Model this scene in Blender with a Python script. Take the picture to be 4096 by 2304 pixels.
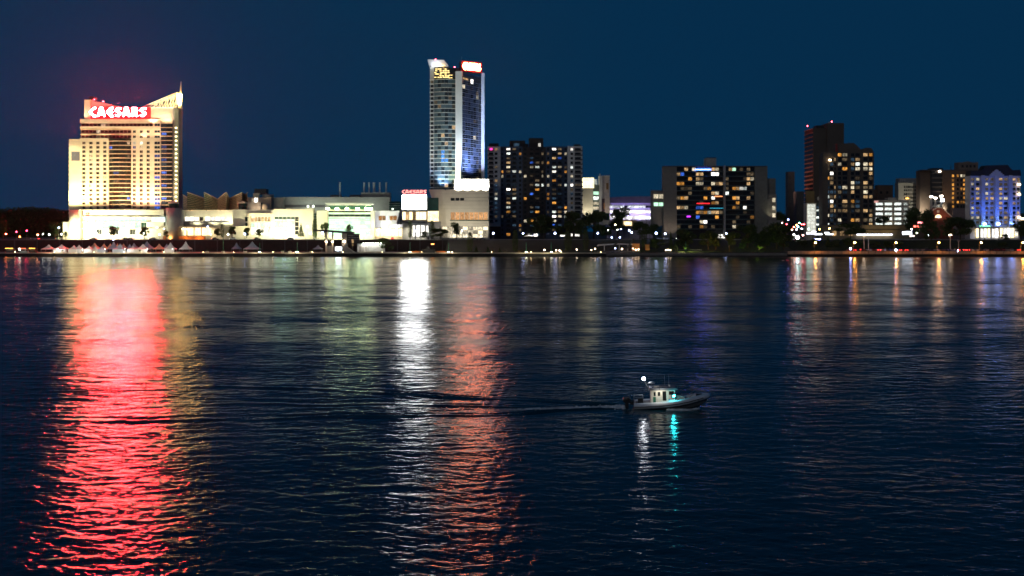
import bpy, math, random
import numpy as np
from mathutils import Vector, Matrix, Euler
R = math.radians
random.seed(7)
rng = np.random.default_rng(7)
sc = bpy.context.scene
for o in list(bpy.data.objects):
    bpy.data.objects.remove(o)

# ------------------------------------------------------------------ camera
F, HZ, CX, CAMH = 4545.0, 915.0, 2048.0, 17.6      # photo-pixel focal length, horizon row, centre column, eye height
cd = bpy.data.cameras.new('camera')
cam = bpy.data.objects.new('camera', cd)
sc.collection.objects.link(cam)
cam.location = (0, 0, CAMH)
cam.rotation_euler = (R(90), 0, 0)
cd.sensor_width = 36.0
cd.lens = 36.0 * F / 4096.0
cd.shift_y = (HZ - 1152.0) / 4096.0
cd.clip_start, cd.clip_end = 0.5, 20000
cd.dof.use_dof = True
cd.dof.focus_distance = 85.0
cd.dof.aperture_fstop = (cd.lens / 1000.0) / 0.06
sc.camera = cam

# ------------------------------------------------------------------ sky, sun, exposure
world = bpy.data.worlds.new('World')
sc.world = world
world.use_nodes = True
nt = world.node_tree
nt.nodes.clear()
sky = nt.nodes.new('ShaderNodeTexSky')
sky.sky_type = 'NISHITA'
sky.sun_disc = False
sky.sun_elevation = R(-4.0)
sky.sun_rotation = R(215)
sky.ozone_density = 6.0
sky.dust_density = 0.4
bg = nt.nodes.new('ShaderNodeBackground')
bg.inputs['Strength'].default_value = 0.06
night = nt.nodes.new('ShaderNodeBackground')          # the even deep blue of the late dusk
night.inputs['Color'].default_value = (0.0016, 0.0248, 0.0665, 1)
night.inputs['Strength'].default_value = 1.0
add = nt.nodes.new('ShaderNodeAddShader')
wo = nt.nodes.new('ShaderNodeOutputWorld')
nt.links.new(sky.outputs[0], bg.inputs['Color'])
nt.links.new(bg.outputs[0], add.inputs[0])
nt.links.new(night.outputs[0], add.inputs[1])
nt.links.new(add.outputs[0], wo.inputs['Surface'])

sl = bpy.data.lights.new('sun', 'SUN')                # last glow of the evening, from behind the camera
sl.energy = 0.22
sl.angle = R(15)
sl.color = (1.0, 0.9, 0.78)
sun = bpy.data.objects.new('sun', sl)
sc.collection.objects.link(sun)
sun.rotation_euler = (R(74), 0, R(-28))

sc.view_settings.view_transform = 'Standard'
sc.view_settings.look = 'None'
sc.view_settings.exposure = 0.0
sc.view_settings.gamma = 1.0
sc.view_settings.use_curve_mapping = False
sc.render.engine = 'CYCLES'
cy = sc.cycles
cy.max_bounces = 3
cy.diffuse_bounces = 2
cy.glossy_bounces = 3
cy.transmission_bounces = 3
cy.transparent_max_bounces = 6
cy.volume_bounces = 0
cy.sample_clamp_direct = 0.0
cy.sample_clamp_indirect = 6.0
cy.caustics_reflective = False
cy.caustics_refractive = False
cy.use_light_tree = True
cy.use_denoising = True
cy.use_adaptive_sampling = True
cy.adaptive_threshold = 0.03
cy.adaptive_min_samples = 72
sc.render.filter_size = 1.5

# ------------------------------------------------------------------ helpers
COL = sc.collection
def W(px, py, Y):
    """photo pixel at distance Y -> world point"""
    return Vector(((px - CX) * Y / F, Y, CAMH - (py - HZ) * Y / F))
def Wx(px, Y): return (px - CX) * Y / F
def Wz(py, Y): return CAMH - (py - HZ) * Y / F

def tag(o, label=None, cat=None, group=None, kind=None):
    if label: o['label'] = label
    if cat: o['category'] = cat
    if group: o['group'] = group
    if kind: o['kind'] = kind
    return o
def empty(name, loc, rz=0.0):
    o = bpy.data.objects.new(name, None)
    o.empty_display_size = 1
    o.location = loc
    o.rotation_euler = (0, 0, rz)
    COL.objects.link(o)
    return o
def thing(name, label, cat, loc=(0, 0, 0), rz=0.0, group=None):
    return tag(empty(name, loc, rz), label, cat, group)
def link(name, me, parent=None, loc=(0, 0, 0), rot=(0, 0, 0), scale=(1, 1, 1)):
    o = bpy.data.objects.new(name, me)
    o.location = loc
    o.rotation_euler = rot
    o.scale = scale
    if parent is not None:
        o.parent = parent
    COL.objects.link(o)
    return o

class MB:
    """collects boxes, prisms, tubes and builds ONE mesh object"""
    def __init__(self):
        self.v, self.f = [], []
    def add(self, vs, fs):
        b = len(self.v)
        self.v += [tuple(p) for p in vs]
        self.f += [tuple(b + i for i in f) for f in fs]
        return self
    def box(self, x0, x1, y0, y1, z0, z1):
        return self.add([(x0, y0, z0), (x1, y0, z0), (x1, y1, z0), (x0, y1, z0), (x0, y0, z1), (x1, y0, z1), (x1, y1, z1), (x0, y1, z1)],
                        [(0, 3, 2, 1), (4, 5, 6, 7), (0, 1, 5, 4), (1, 2, 6, 5), (2, 3, 7, 6), (3, 0, 4, 7)])
    def prism(self, pts, d0, d1, axis='y'):
        """polygon extruded; axis y: pts are (x,z); axis z: pts are (x,y); axis x: pts are (y,z)"""
        def P(p, d):
            return (p[0], d, p[1]) if axis == 'y' else (p[0], p[1], d) if axis == 'z' else (d, p[0], p[1])
        n = len(pts)
        vs = [P(p, d0) for p in pts] + [P(p, d1) for p in pts]
        fs = [tuple(range(n)), tuple(range(2 * n - 1, n - 1, -1))]
        fs += [(i, i + n, (i + 1) % n + n, (i + 1) % n) for i in range(n)]
        return self.add(vs, fs)
    def tube(self, pts, rad, n=8, caps=True):
        pts = [Vector(p) for p in pts]
        rads = rad if isinstance(rad, (list, tuple)) else [rad] * len(pts)
        rings = []
        for i, p in enumerate(pts):
            d = (pts[min(i + 1, len(pts) - 1)] - pts[max(i - 1, 0)])
            d = d.normalized() if d.length > 1e-9 else Vector((0, 0, 1))
            a = d.cross(Vector((0, 0, 1)) if abs(d.z) < 0.9 else Vector((1, 0, 0))).normalized()
            b = d.cross(a)
            rings.append([p + (a * math.cos(t) + b * math.sin(t)) * rads[i] for t in [2 * math.pi * k / n for k in range(n)]])
        vs = [q for r in rings for q in r]
        fs = []
        for i in range(len(pts) - 1):
            for k in range(n):
                fs.append((i * n + k, i * n + (k + 1) % n, (i + 1) * n + (k + 1) % n, (i + 1) * n + k))
        if caps:
            fs.append(tuple(range(n - 1, -1, -1)))
            fs.append(tuple((len(pts) - 1) * n + k for k in range(n)))
        return self.add(vs, fs)
    def cyl(self, x, y, z0, z1, r0, r1=None, n=12):
        return self.tube([(x, y, z0), (x, y, z1)], [r0, r0 if r1 is None else r1], n)
    def lathe(self, prof, n=14, c=(0, 0, 0)):
        vs = [(c[0] + r * math.cos(2 * math.pi * k / n), c[1] + r * math.sin(2 * math.pi * k / n), c[2] + z) for r, z in prof for k in range(n)]
        fs = [(i * n + k, i * n + (k + 1) % n, (i + 1) * n + (k + 1) % n, (i + 1) * n + k) for i in range(len(prof) - 1) for k in range(n)]
        return self.add(vs, fs)
    def ball(self, x, y, z, r, n=10, m=6, sz=1.0):
        return self.lathe([(max(r * math.sin(math.pi * i / m), 1e-3), -r * sz * math.cos(math.pi * i / m)) for i in range(m + 1)], n, (x, y, z))
    def mesh(self, name, mat, smooth=False):
        me = bpy.data.meshes.new(name)
        me.from_pydata(self.v, [], self.f)
        me.materials.append(mat)
        if smooth:
            me.polygons.foreach_set('use_smooth', [True] * len(me.polygons))
        me.update()
        return me
    def build(self, name, mat, parent=None, smooth=False, loc=(0, 0, 0), rot=(0, 0, 0)):
        return link(name, self.mesh(name, mat, smooth), parent, loc, rot)

_unit = {}
def unit(mat, shape='box'):
    k = (mat.name, shape)
    if k not in _unit:
        m = MB()
        if shape == 'box': m.box(-.5, .5, -.5, .5, -.5, .5)
        elif shape == 'ball': m.ball(0, 0, 0, .5, 10, 6)
        elif shape == 'cyl': m.cyl(0, 0, -.5, .5, .5, .5, 12)
        _unit[k] = m.mesh(shape + '_' + mat.name, mat, shape == 'ball')
    return _unit[k]
def piece(name, mat, parent, x0, x1, y0, y1, z0, z1, shape='box'):
    return link(name, unit(mat, shape), parent, ((x0 + x1) / 2, (y0 + y1) / 2, (z0 + z1) / 2), (0, 0, 0), (abs(x1 - x0), abs(y1 - y0), abs(z1 - z0)))

# ------------------------------------------------------------------ materials
_mats = {}
def nmat(name):
    m = bpy.data.materials.new(name)
    m.use_nodes = True
    m.node_tree.nodes.clear()
    return m, m.node_tree.nodes, m.node_tree.links
def M(name, col, rough=0.75, var=0.22, scale=0.6, metal=0.0, stretch=(1, 1, 1), bump=0.0):
    """weathered surface: base colour broken up by two sizes of noise"""
    if name in _mats: return _mats[name]
    m, N, L = nmat(name)
    out = N.new('ShaderNodeOutputMaterial')
    p = N.new('ShaderNodeBsdfPrincipled')
    g = N.new('ShaderNodeNewGeometry')
    mp = N.new('ShaderNodeMapping'); mp.inputs['Scale'].default_value = stretch
    n1 = N.new('ShaderNodeTexNoise'); n1.inputs['Scale'].default_value = scale; n1.inputs['Detail'].default_value = 5
    n2 = N.new('ShaderNodeTexNoise'); n2.inputs['Scale'].default_value = scale * 0.13; n2.inputs['Detail'].default_value = 2
    mul = N.new('ShaderNodeMath'); mul.operation = 'MULTIPLY'
    mr = N.new('ShaderNodeMapRange'); mr.inputs['From Min'].default_value = 0.12; mr.inputs['From Max'].default_value = 0.4
    mr.inputs['To Min'].default_value = 1 - var; mr.inputs['To Max'].default_value = 1 + var * 0.6
    mx = N.new('ShaderNodeVectorMath'); mx.operation = 'SCALE'
    mx.inputs[0].default_value = col
    L.new(g.outputs['Position'], mp.inputs['Vector'])
    L.new(mp.outputs[0], n1.inputs['Vector']); L.new(mp.outputs[0], n2.inputs['Vector'])
    L.new(n1.outputs['Fac'], mul.inputs[0]); L.new(n2.outputs['Fac'], mul.inputs[1])
    L.new(mul.outputs[0], mr.inputs['Value']); L.new(mr.outputs[0], mx.inputs['Scale'])
    L.new(mx.outputs[0], p.inputs['Base Color'])
    p.inputs['Roughness'].default_value = rough
    p.inputs['Metallic'].default_value = metal
    if bump:
        b = N.new('ShaderNodeBump'); b.inputs['Strength'].default_value = bump
        L.new(n1.outputs['Fac'], b.inputs['Height']); L.new(b.outputs[0], p.inputs['Normal'])
    L.new(p.outputs[0], out.inputs['Surface'])
    _mats[name] = m
    return m
def E(name, col, strength=1.0, sample=True):
    """a plain light source (lamp glass, neon tube, screen)"""
    if name in _mats: return _mats[name]
    m, N, L = nmat(name)
    out = N.new('ShaderNodeOutputMaterial')
    e = N.new('ShaderNodeEmission')
    e.inputs['Color'].default_value = (*col, 1)
    e.inputs['Strength'].default_value = strength
    L.new(e.outputs[0], out.inputs['Surface'])
    if not sample: m.cycles.emission_sampling = 'NONE'
    _mats[name] = m
    return m
def LIT(name, col, strength, curtain=3.0, lo=0.25, spread=0.7, base=(0.02, 0.025, 0.03)):
    """a lit room behind glass: uneven light (curtains, furniture, lamps), different in every window"""
    if name in _mats: return _mats[name]
    m, N, L = nmat(name)
    out = N.new('ShaderNodeOutputMaterial')
    p = N.new('ShaderNodeBsdfPrincipled')
    p.inputs['Base Color'].default_value = (*base, 1); p.inputs['Roughness'].default_value = 0.15
    tc = N.new('ShaderNodeTexCoord'); oi = N.new('ShaderNodeObjectInfo')
    off = N.new('ShaderNodeVectorMath'); off.operation = 'MULTIPLY_ADD'
    cmb = N.new('ShaderNodeCombineXYZ')
    k = N.new('ShaderNodeMath'); k.operation = 'MULTIPLY'; k.inputs[1].default_value = 137.0
    L.new(oi.outputs['Random'], k.inputs[0])
    for i in range(3): L.new(k.outputs[0], cmb.inputs[i])
    off.inputs[1].default_value = (curtain, 0.0, curtain * 0.6)
    L.new(tc.outputs['Generated'], off.inputs[0]); L.new(cmb.outputs[0], off.inputs[2])
    n = N.new('ShaderNodeTexNoise'); n.inputs['Scale'].default_value = 1.0; n.inputs['Detail'].default_value = 3
    L.new(off.outputs[0], n.inputs['Vector'])
    mr = N.new('ShaderNodeMapRange'); mr.inputs['From Min'].default_value = 0.33; mr.inputs['From Max'].default_value = 0.66
    mr.inputs['To Min'].default_value = lo; mr.inputs['To Max'].default_value = 1.25
    L.new(n.outputs['Fac'], mr.inputs['Value'])
    rr = N.new('ShaderNodeMapRange'); rr.inputs['To Min'].default_value = 1 - spread; rr.inputs['To Max'].default_value = 1 + spread
    L.new(oi.outputs['Random'], rr.inputs['Value'])
    mu = N.new('ShaderNodeMath'); mu.operation = 'MULTIPLY'
    L.new(mr.outputs[0], mu.inputs[0]); L.new(rr.outputs[0], mu.inputs[1])
    m2 = N.new('ShaderNodeMath'); m2.operation = 'MULTIPLY'; m2.inputs[1].default_value = strength
    L.new(mu.outputs[0], m2.inputs[0])
    p.inputs['Emission Color'].default_value = (*col, 1)
    L.new(m2.outputs[0], p.inputs['Emission Strength'])
    L.new(p.outputs[0], out.inputs['Surface'])
    _mats[name] = m
    return m
def GLASS(name, col, rough=0.12):
    return M(name, col, rough, 0.3, 0.35)

cream = M('cream_stone', (0.74, 0.66, 0.5), 0.8, 0.12, 0.25)
stone = M('pale_stone', (0.66, 0.62, 0.52), 0.8, 0.15, 0.3)
greyc = M('grey_concrete', (0.36, 0.36, 0.34), 0.85, 0.2, 0.3)
darkc = M('dark_concrete', (0.10, 0.10, 0.105), 0.9, 0.3, 0.3)
white = M('white_panel', (0.78, 0.78, 0.76), 0.6, 0.1, 0.3)
slabm = M('slab_edge', (0.66, 0.55, 0.36), 0.7, 0.15, 0.4)
metal = M('painted_metal', (0.5, 0.5, 0.48), 0.4, 0.15, 1.0)
darkm = M('dark_metal', (0.03, 0.03, 0.033), 0.45, 0.3, 1.0)
gdark = GLASS('dark_glass', (0.018, 0.022, 0.024))
ggreen = GLASS('green_glass', (0.02, 0.06, 0.05))
gblue = GLASS('blue_glass', (0.02, 0.045, 0.075))
asphalt = M('asphalt', (0.05, 0.05, 0.052), 0.9, 0.3, 0.5)
brown = M('brown_brick', (0.13, 0.085, 0.06), 0.9, 0.25, 0.6)
lit_warm = LIT('lit_warm', (1.0, 0.62, 0.28), 0.58)
lit_amber = LIT('lit_amber', (1.0, 0.42, 0.07), 0.75)
lit_pale = LIT('lit_pale', (1.0, 0.86, 0.6), 0.72)
lit_white = LIT('lit_white', (0.92, 1.0, 0.92), 1.3)
lit_bright = LIT('lit_bright', (1.0, 0.95, 0.85), 2.2, lo=.5)
lit_blue = LIT('lit_blue', (0.06, 0.2, 1.0), 0.7)
lit_dim = LIT('lit_dim', (1.0, 0.72, 0.4), 0.10)
lit_dimb = LIT('lit_dim_blue', (0.25, 0.5, 0.8), 0.08)
lit_green = LIT('lit_green', (0.55, 1.0, 0.68), 1.3, lo=.85, spread=.2)
lit_casino = LIT('lit_casino', (1.0, 0.85, 0.55), 2.2, curtain=14, lo=.3, spread=.2)

def lamp(parent, loc, target, watts, col, deg=70, blend=0.6, size=0.4, k=1.0):
    """floodlight: a housing on a bracket with its own spot lamp, aimed in the parent's space"""
    loc, target = Vector(loc), Vector(target)
    d = (target - loc)
    q = d.to_track_quat('-Z', 'Y')
    if 'flood' not in _unit:
        m = MB()
        m.prism([(-.3, -.12), (.3, -.12), (.42, .16), (-.42, .16)], -.22, .22, 'y')
        m.box(-.05, .05, -.05, .05, .1, .5)
        _unit['flood'] = m.mesh('floodlight', darkm)
    h = link('floodlight', _unit['flood'], parent, loc)
    h.scale = (k, k, k)
    h.rotation_mode = 'QUATERNION'
    h.rotation_quaternion = q
    l = bpy.data.lights.new('flood_lamp', 'SPOT')
    l.energy = watts
    l.color = col
    l.spot_size = R(deg)
    l.spot_blend = blend
    l.shadow_soft_size = size
    o = bpy.data.objects.new('flood_lamp', l)
    o.location = (0, 0, -0.35)
    o.parent = h
    COL.objects.link(o)
    return h
ORD = ['first', 'second', 'third', 'fourth', 'fifth', 'sixth', 'seventh', 'eighth', 'ninth', 'tenth', 'eleventh', 'twelfth', 'thirteenth', 'fourteenth',
       'fifteenth', 'sixteenth', 'seventeenth', 'eighteenth', 'nineteenth', 'twentieth', 'twenty-first', 'twenty-second', 'twenty-third', 'twenty-fourth',
       'twenty-fifth', 'twenty-sixth', 'twenty-seventh', 'twenty-eighth', 'twenty-ninth', 'thirtieth', 'thirty-first', 'thirty-second']

class Bld:
    """a building laid out by its photo outline at distance Y: local x right, y away, z up, origin on the ground"""
    def __init__(s, name, label, pxc, Y, ground=10.0, cat='building', rz=0.0):
        s.Y, s.pxc, s.g = Y, pxc, ground
        s.S = Y / F
        s.root = thing(name, label, cat, (Wx(pxc, Y), Y, ground), rz)
    def x(s, px): return (px - s.pxc) * s.S
    def z(s, py): return Wz(py, s.Y) - s.g
    def box(s, name, mat, px0, py0, px1, py1, d0=0.0, d1=20.0, parent=None):
        if abs(px0 - CX) > 600: d1 = min(d1, d0 + 9.0)
        return piece(name, mat, parent or s.root, s.x(px0), s.x(px1), d0, d1, s.z(py1), s.z(py0))
    def poly(s, name, mat, pts, d0=0.0, d1=20.0, parent=None):
        if abs(pts[0][0] - CX) > 600: d1 = min(d1, d0 + 9.0)
        return MB().prism([(s.x(a), s.z(b)) for a, b in pts], d0, d1).build(name, mat, parent or s.root)
    def flood(s, px, py, d, tpx, tpy, td, watts, col, deg=70, blend=.7):
        return lamp(s.root, (s.x(px), d, s.z(py)), (s.x(tpx), td, s.z(tpy)), watts, col, deg, blend)
    def facade(s, mat, px0, py0, px1, py1, cols, rows, pick, d=0.0, reveal=0.35, pane='window', name='wall', frame=None, sides=True):
        """front wall with real openings; every window is a part set back in its opening. cols [(px0,px1)], rows [(py0,py1)] top-down"""
        xs = sorted({s.x(px0), s.x(px1)} | {s.x(a) for c in cols for a in c})
        zs = sorted({s.z(py0), s.z(py1)} | {s.z(a) for c in rows for a in c})
        C = [(s.x(a), s.x(b)) for a, b in cols]
        Z = [(s.z(b), s.z(a)) for a, b in rows]
        m = MB()
        picks = {}
        for i in range(len(C)):
            for j in range(len(Z)):
                picks[i, j] = pick(i, j)
        def hole(xa, xb, za, zb):
            for i, (a, b) in enumerate(C):
                if a - 1e-6 <= xa and xb <= b + 1e-6:
                    for j, (c, e) in enumerate(Z):
                        if c - 1e-6 <= za and zb <= e + 1e-6:
                            return picks[i, j] is not None
            return False
        for xa, xb in zip(xs, xs[1:]):
            run = None
            for za, zb in list(zip(zs, zs[1:])) + [(None, None)]:
                solid = za is not None and not hole(xa, xb, za, zb)
                if solid:
                    run = (run[0], zb) if run else (za, zb)
                elif run:
                    m.add([(xa, d, run[0]), (xb, d, run[0]), (xb, d, run[1]), (xa, d, run[1])], [(0, 1, 2, 3)])
                    run = None
        r = d + reveal
        for (i, j), pm in picks.items():
            if pm is None: continue
            (a, b), (c, e) = C[i], Z[j]
            m.add([(a, d, c), (b, d, c), (b, d, e), (a, d, e), (a, r, c), (b, r, c), (b, r, e), (a, r, e)],
                  [(0, 4, 5, 1), (1, 5, 6, 2), (2, 6, 7, 3), (3, 7, 4, 0)])
        xa, xb, za, zb = xs[0], xs[-1], zs[0], zs[-1]
        r2 = r + 0.2
        m.add([(xa, d, za), (xb, d, za), (xb, d, zb), (xa, d, zb), (xa, r2, za), (xb, r2, za), (xb, r2, zb), (xa, r2, zb)],
              [(0, 4, 5, 1), (1, 5, 6, 2), (2, 6, 7, 3), (3, 7, 4, 0)])
        w = m.build(name, mat, s.root)
        for (i, j), pm in picks.items():
            if pm is None: continue
            (a, b), (c, e) = C[i], Z[j]
            piece(pane, pm, s.root, a, b, r - 0.1, r, c, e)
            if frame is not None:
                piece('mullion', frame, s.root, (a + b) / 2 - .06, (a + b) / 2 + .06, r - .16, r - .105, c, e)
        return w
def chooser(seed, table, default):
    """weighted random pick of a window material"""
    rr = random.Random(seed)
    def f(i, j):
        t = rr.random()
        for w, m in table:
            if t < w: return m
            t -= w
        return default
    return f
# ------------------------------------------------------------------ the river
BOAT = W(2658, 1630, CAMH * F / (1630 - HZ)); BOAT.z = 0.0
BOAT_RZ = R(-5)
def build_river():
    py = np.concatenate([np.arange(1024.0, 2340.0, 1.25)])
    Yr = CAMH * F / (py - HZ)
    Yr = np.concatenate([Yr, np.linspace(Yr[-1], 18.0, 60)[1:]])[::-1]         # near -> far
    Yr[-1] = 721.0
    u = np.concatenate([np.linspace(-4200, -2160, 60), np.arange(-2140, 2141, 5.5), np.linspace(2160, 4200, 60)]) / F
    X = u[None, :] * Yr[:, None]
    Y = np.repeat(Yr[:, None], len(u), 1)
    dY = np.gradient(Yr)[:, None]
    dX = np.gradient(u)[None, :] * Yr[:, None]
    Z = np.zeros_like(X)
    lost = np.zeros_like(X)
    n = 150
    lam = np.exp(np.linspace(math.log(0.22), math.log(9.0), n))
    wgt = np.exp(-((np.log(lam) - math.log(1.0)) / 1.35) ** 4) * lam ** -0.75
    s_tot = 0.096
    var = wgt / wgt.sum() * s_tot ** 2
    r = np.random.default_rng(11)
    for i in range(n):
        k = 2 * math.pi / lam[i]
        th = r.normal(math.radians(-97), math.radians(44))
        kx, ky = k * math.cos(th), k * math.sin(th)
        a = math.sqrt(2 * var[i]) / k
        att = np.exp(-0.11 * ((kx * dX) ** 2 + (ky * dY) ** 2))
        ph = kx * X + ky * Y + r.uniform(0, 2 * math.pi)
        # gusts: patches of livelier and calmer water
        Z += a * att * np.sin(ph)
        lost += var[i] * (1 - att ** 2)
    gust = 1.0 + 0.22 * np.sin(X * 0.045 + 1.7 * np.sin(Y * 0.021)) * np.sin(Y * 0.05 + 0.02 * X)
    Z *= gust
    # wake of the patrol boat: two diverging trains of swell
    def arm(pts, amp, lw, tail, ph0=0.0):
        nonlocal Z
        P = np.array(pts)
        best = np.full_like(X, 1e9); sgn = np.zeros_like(X); along = np.zeros_like(X)
        L0 = 0.0
        for (ax, ay), (bx, by) in zip(P[:-1], P[1:]):
            d = np.array([bx - ax, by - ay]); L = np.hypot(*d); d = d / L
            t = np.clip((X - ax) * d[0] + (Y - ay) * d[1], 0, L)
            qx, qy = X - ax - t * d[0], Y - ay - t * d[1]
            dist = np.hypot(qx, qy)
            side = (d[0] * qy - d[1] * qx)
            upd = dist < best
            best = np.where(upd, dist, best); sgn = np.where(upd, np.sign(side), sgn); along = np.where(upd, L0 + t, along)
            L0 += L
        s = best * sgn + 0.55 * np.sin(along * 0.21 + ph0) * np.clip(along / 8, 0, 1) + 0.25 * np.sin(along * 0.57 + 2 * ph0)
        wd = lw * (0.55 + along / 45.0)
        fade = np.exp(-along / tail) * np.clip(along / 3.0, 0.25, 1)
        Z += amp * fade * np.cos(2 * math.pi * s / (wd * 1.35) + 0.5 * np.sin(along * 0.35)) * np.exp(-(s / wd) ** 2) * (0.62 + 0.38 * np.sin(along * 0.31 + 3 * ph0) + 0.2 * np.sin(along * 0.83))
    bx, by = BOAT.x - 3.6, BOAT.y + 0.2
    arm([(bx, by + .5), (-1.2, 117.4), (-15, 122.5), (-46, 131), (-75, 139)], 0.24, 1.6, 44, 0.4)
    arm([(bx, by - .5), (-3.5, 107.6), (-20, 105.6), (-42, 104), (-75, 102)], 0.24, 1.45, 44, 1.9)
    arm([(bx, by), (-3, 112.6), (-20, 114.2), (-44, 117.0), (-75, 121)], 0.12, 1.6, 40, 3.1)
    ny, nx = X.shape
    co = np.stack([X, Y, Z], -1).reshape(-1, 3).astype(np.float32)
    idx = np.arange(nx * ny, dtype=np.int32).reshape(ny, nx)
    q = np.stack([idx[:-1, :-1], idx[:-1, 1:], idx[1:, 1:], idx[1:, :-1]], -1).reshape(-1, 4)
    me = bpy.data.meshes.new('river')
    me.vertices.add(len(co)); me.vertices.foreach_set('co', co.ravel())
    me.loops.add(q.size); me.loops.foreach_set('vertex_index', q.ravel())
    me.polygons.add(len(q)); me.polygons.foreach_set('loop_start', np.arange(0, q.size, 4, dtype=np.int32))
    me.polygons.foreach_set('loop_total', np.full(len(q), 4, dtype=np.int32))
    me.polygons.foreach_set('use_smooth', np.ones(len(q), dtype=bool))
    me.update(calc_edges=True)
    at = me.attributes.new('ripple', 'FLOAT', 'POINT')
    at.data.foreach_set('value', lost.ravel().astype(np.float32))
    m, N, L = nmat('river_water')
    out = N.new('ShaderNodeOutputMaterial')
    body = N.new('ShaderNodeBsdfDiffuse'); body.inputs['Color'].default_value = (0.006, 0.034, 0.05, 1)
    p = N.new('ShaderNodeBsdfGlossy'); p.distribution = 'BECKMANN'
    fr = N.new('ShaderNodeFresnel'); fr.inputs['IOR'].default_value = 1.333
    mixs = N.new('ShaderNodeMixShader')
    g = N.new('ShaderNodeNewGeometry')
    a = N.new('ShaderNodeAttribute'); a.attribute_name = 'ripple'
    def slopes(scale, stretch, detail, rough, rot):
        mp = N.new('ShaderNodeMapping'); mp.inputs['Scale'].default_value = stretch
        mp.inputs['Rotation'].default_value = (0, 0, R(rot))
        nz = N.new('ShaderNodeTexNoise'); nz.inputs['Scale'].default_value = scale; nz.inputs['Detail'].default_value = detail
        nz.inputs['Roughness'].default_value = rough
        sb = N.new('ShaderNodeVectorMath'); sb.operation = 'SUBTRACT'; sb.inputs[1].default_value = (.5, .5, .5)
        L.new(g.outputs['Position'], mp.inputs['Vector']); L.new(mp.outputs[0], nz.inputs['Vector']); L.new(nz.outputs['Color'], sb.inputs[0])
        return sb.outputs[0]
    fine = slopes(6.0, (0.5, 1.0, 0.0), 3, .6, 6)          # capillary ripples
    wide = slopes(0.16, (0.42, 1.0, 0.0), 8, .84, 4)         # wave groups and everything the mesh cannot hold
    swell = slopes(0.06, (0.5, 1.0, 0.0), 4, .8, 3)         # broad streaks of wind
    fq = N.new('ShaderNodeVectorMath'); fq.operation = 'MULTIPLY'; fq.inputs[1].default_value = (1.5, 3.2, 0)
    L.new(swell, fq.inputs[0])
    fs_ = N.new('ShaderNodeVectorMath'); fs_.operation = 'SCALE'; L.new(fq.outputs[0], fs_.inputs[0])
    f1 = N.new('ShaderNodeVectorMath'); f1.operation = 'MULTIPLY'; f1.inputs[1].default_value = (0.22, 0.22, 0)
    L.new(fine, f1.inputs[0])
    sq = N.new('ShaderNodeMath'); sq.operation = 'SQRT'; L.new(a.outputs['Fac'], sq.inputs[0]); L.new(sq.outputs[0], fs_.inputs['Scale'])
    ws = N.new('ShaderNodeMath'); ws.operation = 'MULTIPLY_ADD'; ws.inputs[1].default_value = 2.0; ws.inputs[2].default_value = 0.10; L.new(sq.outputs[0], ws.inputs[0])
    f2 = N.new('ShaderNodeVectorMath'); f2.operation = 'SCALE'; L.new(wide, f2.inputs[0]); L.new(ws.outputs[0], f2.inputs['Scale'])
    f3 = N.new('ShaderNodeVectorMath'); f3.operation = 'MULTIPLY'; f3.inputs[1].default_value = (1, 1, 0); L.new(f2.outputs[0], f3.inputs[0])
    s1 = N.new('ShaderNodeVectorMath'); L.new(f1.outputs[0], s1.inputs[0]); L.new(f3.outputs[0], s1.inputs[1])
    s0 = N.new('ShaderNodeVectorMath'); L.new(s1.outputs[0], s0.inputs[0]); L.new(fs_.outputs[0], s0.inputs[1])
    s2 = N.new('ShaderNodeVectorMath'); L.new(g.outputs['Normal'], s2.inputs[0]); L.new(s0.outputs[0], s2.inputs[1])
    nn = N.new('ShaderNodeVectorMath'); nn.operation = 'NORMALIZE'; L.new(s2.outputs[0], nn.inputs[0])
    L.new(nn.outputs[0], p.inputs['Normal']); L.new(nn.outputs[0], fr.inputs['Normal'])
    ra = N.new('ShaderNodeMath'); ra.operation = 'MULTIPLY_ADD'; ra.inputs[1].default_value = 0.6; ra.inputs[2].default_value = 0.17
    L.new(sq.outputs[0], ra.inputs[0]); L.new(ra.outputs[0], p.inputs['Roughness'])
    L.new(fr.outputs[0], mixs.inputs[0]); L.new(body.outputs[0], mixs.inputs[1]); L.new(p.outputs[0], mixs.inputs[2])
    L.new(mixs.outputs[0], out.inputs['Surface'])
    me.materials.append(m)
    o = link('river', me)
    tag(o, 'dark rippled river with long coloured reflections', kind='structure')
build_river()

# ------------------------------------------------------------------ banks and ground
QY, QZ, UY, UZ = 720.0, 2.1, 768.0, 10.0
def sheet(name, mat, x0, x1, y0, y1, z, label, t=0.3):
    o = MB().box(x0, x1, y0, y1, z - t, z).build(name, mat)
    return tag(o, label, kind='structure')
paver = M('paver', (0.22, 0.2, 0.175), 0.85, 0.3, 0.5)
grass = M('lawn_grass', (0.018, 0.032, 0.01), 0.95, 0.45, 0.9)
soil = M('bank_soil', (0.03, 0.028, 0.022), 0.95, 0.4, 0.5)
xq = lambda px: Wx(px, QY)
sheet('ground', M('city_ground', (0.06, 0.06, 0.055), 0.95, 0.4, 0.05), -1500, 1500, UY + 0.01, 3000, UZ, 'dark level city ground behind the riverbank', 12.0)
sheet('road', asphalt, -700, 700, UY + 8, UY + 26, UZ + 0.008, 'dark asphalt riverside road on top of the bank', 0.004)
for k in range(58):
    piece('lane_marking', M('road_paint', (0.7, 0.68, 0.6), 0.7), bpy.data.objects['road'], -340 + k * 12, -336 + k * 12, UY + 16.9, UY + 17.1, UZ + 0.009, UZ + 0.013)
sheet('kerb', greyc, -700, 700, UY + 26, UY + 26.3, UZ + 0.13, 'pale kerb along the riverside road', 0.13)
sheet('promenade', paver, xq(-700), xq(3155), QY + 0.6, UY, QZ, 'low paved promenade along the quay', 1.5)
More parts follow.
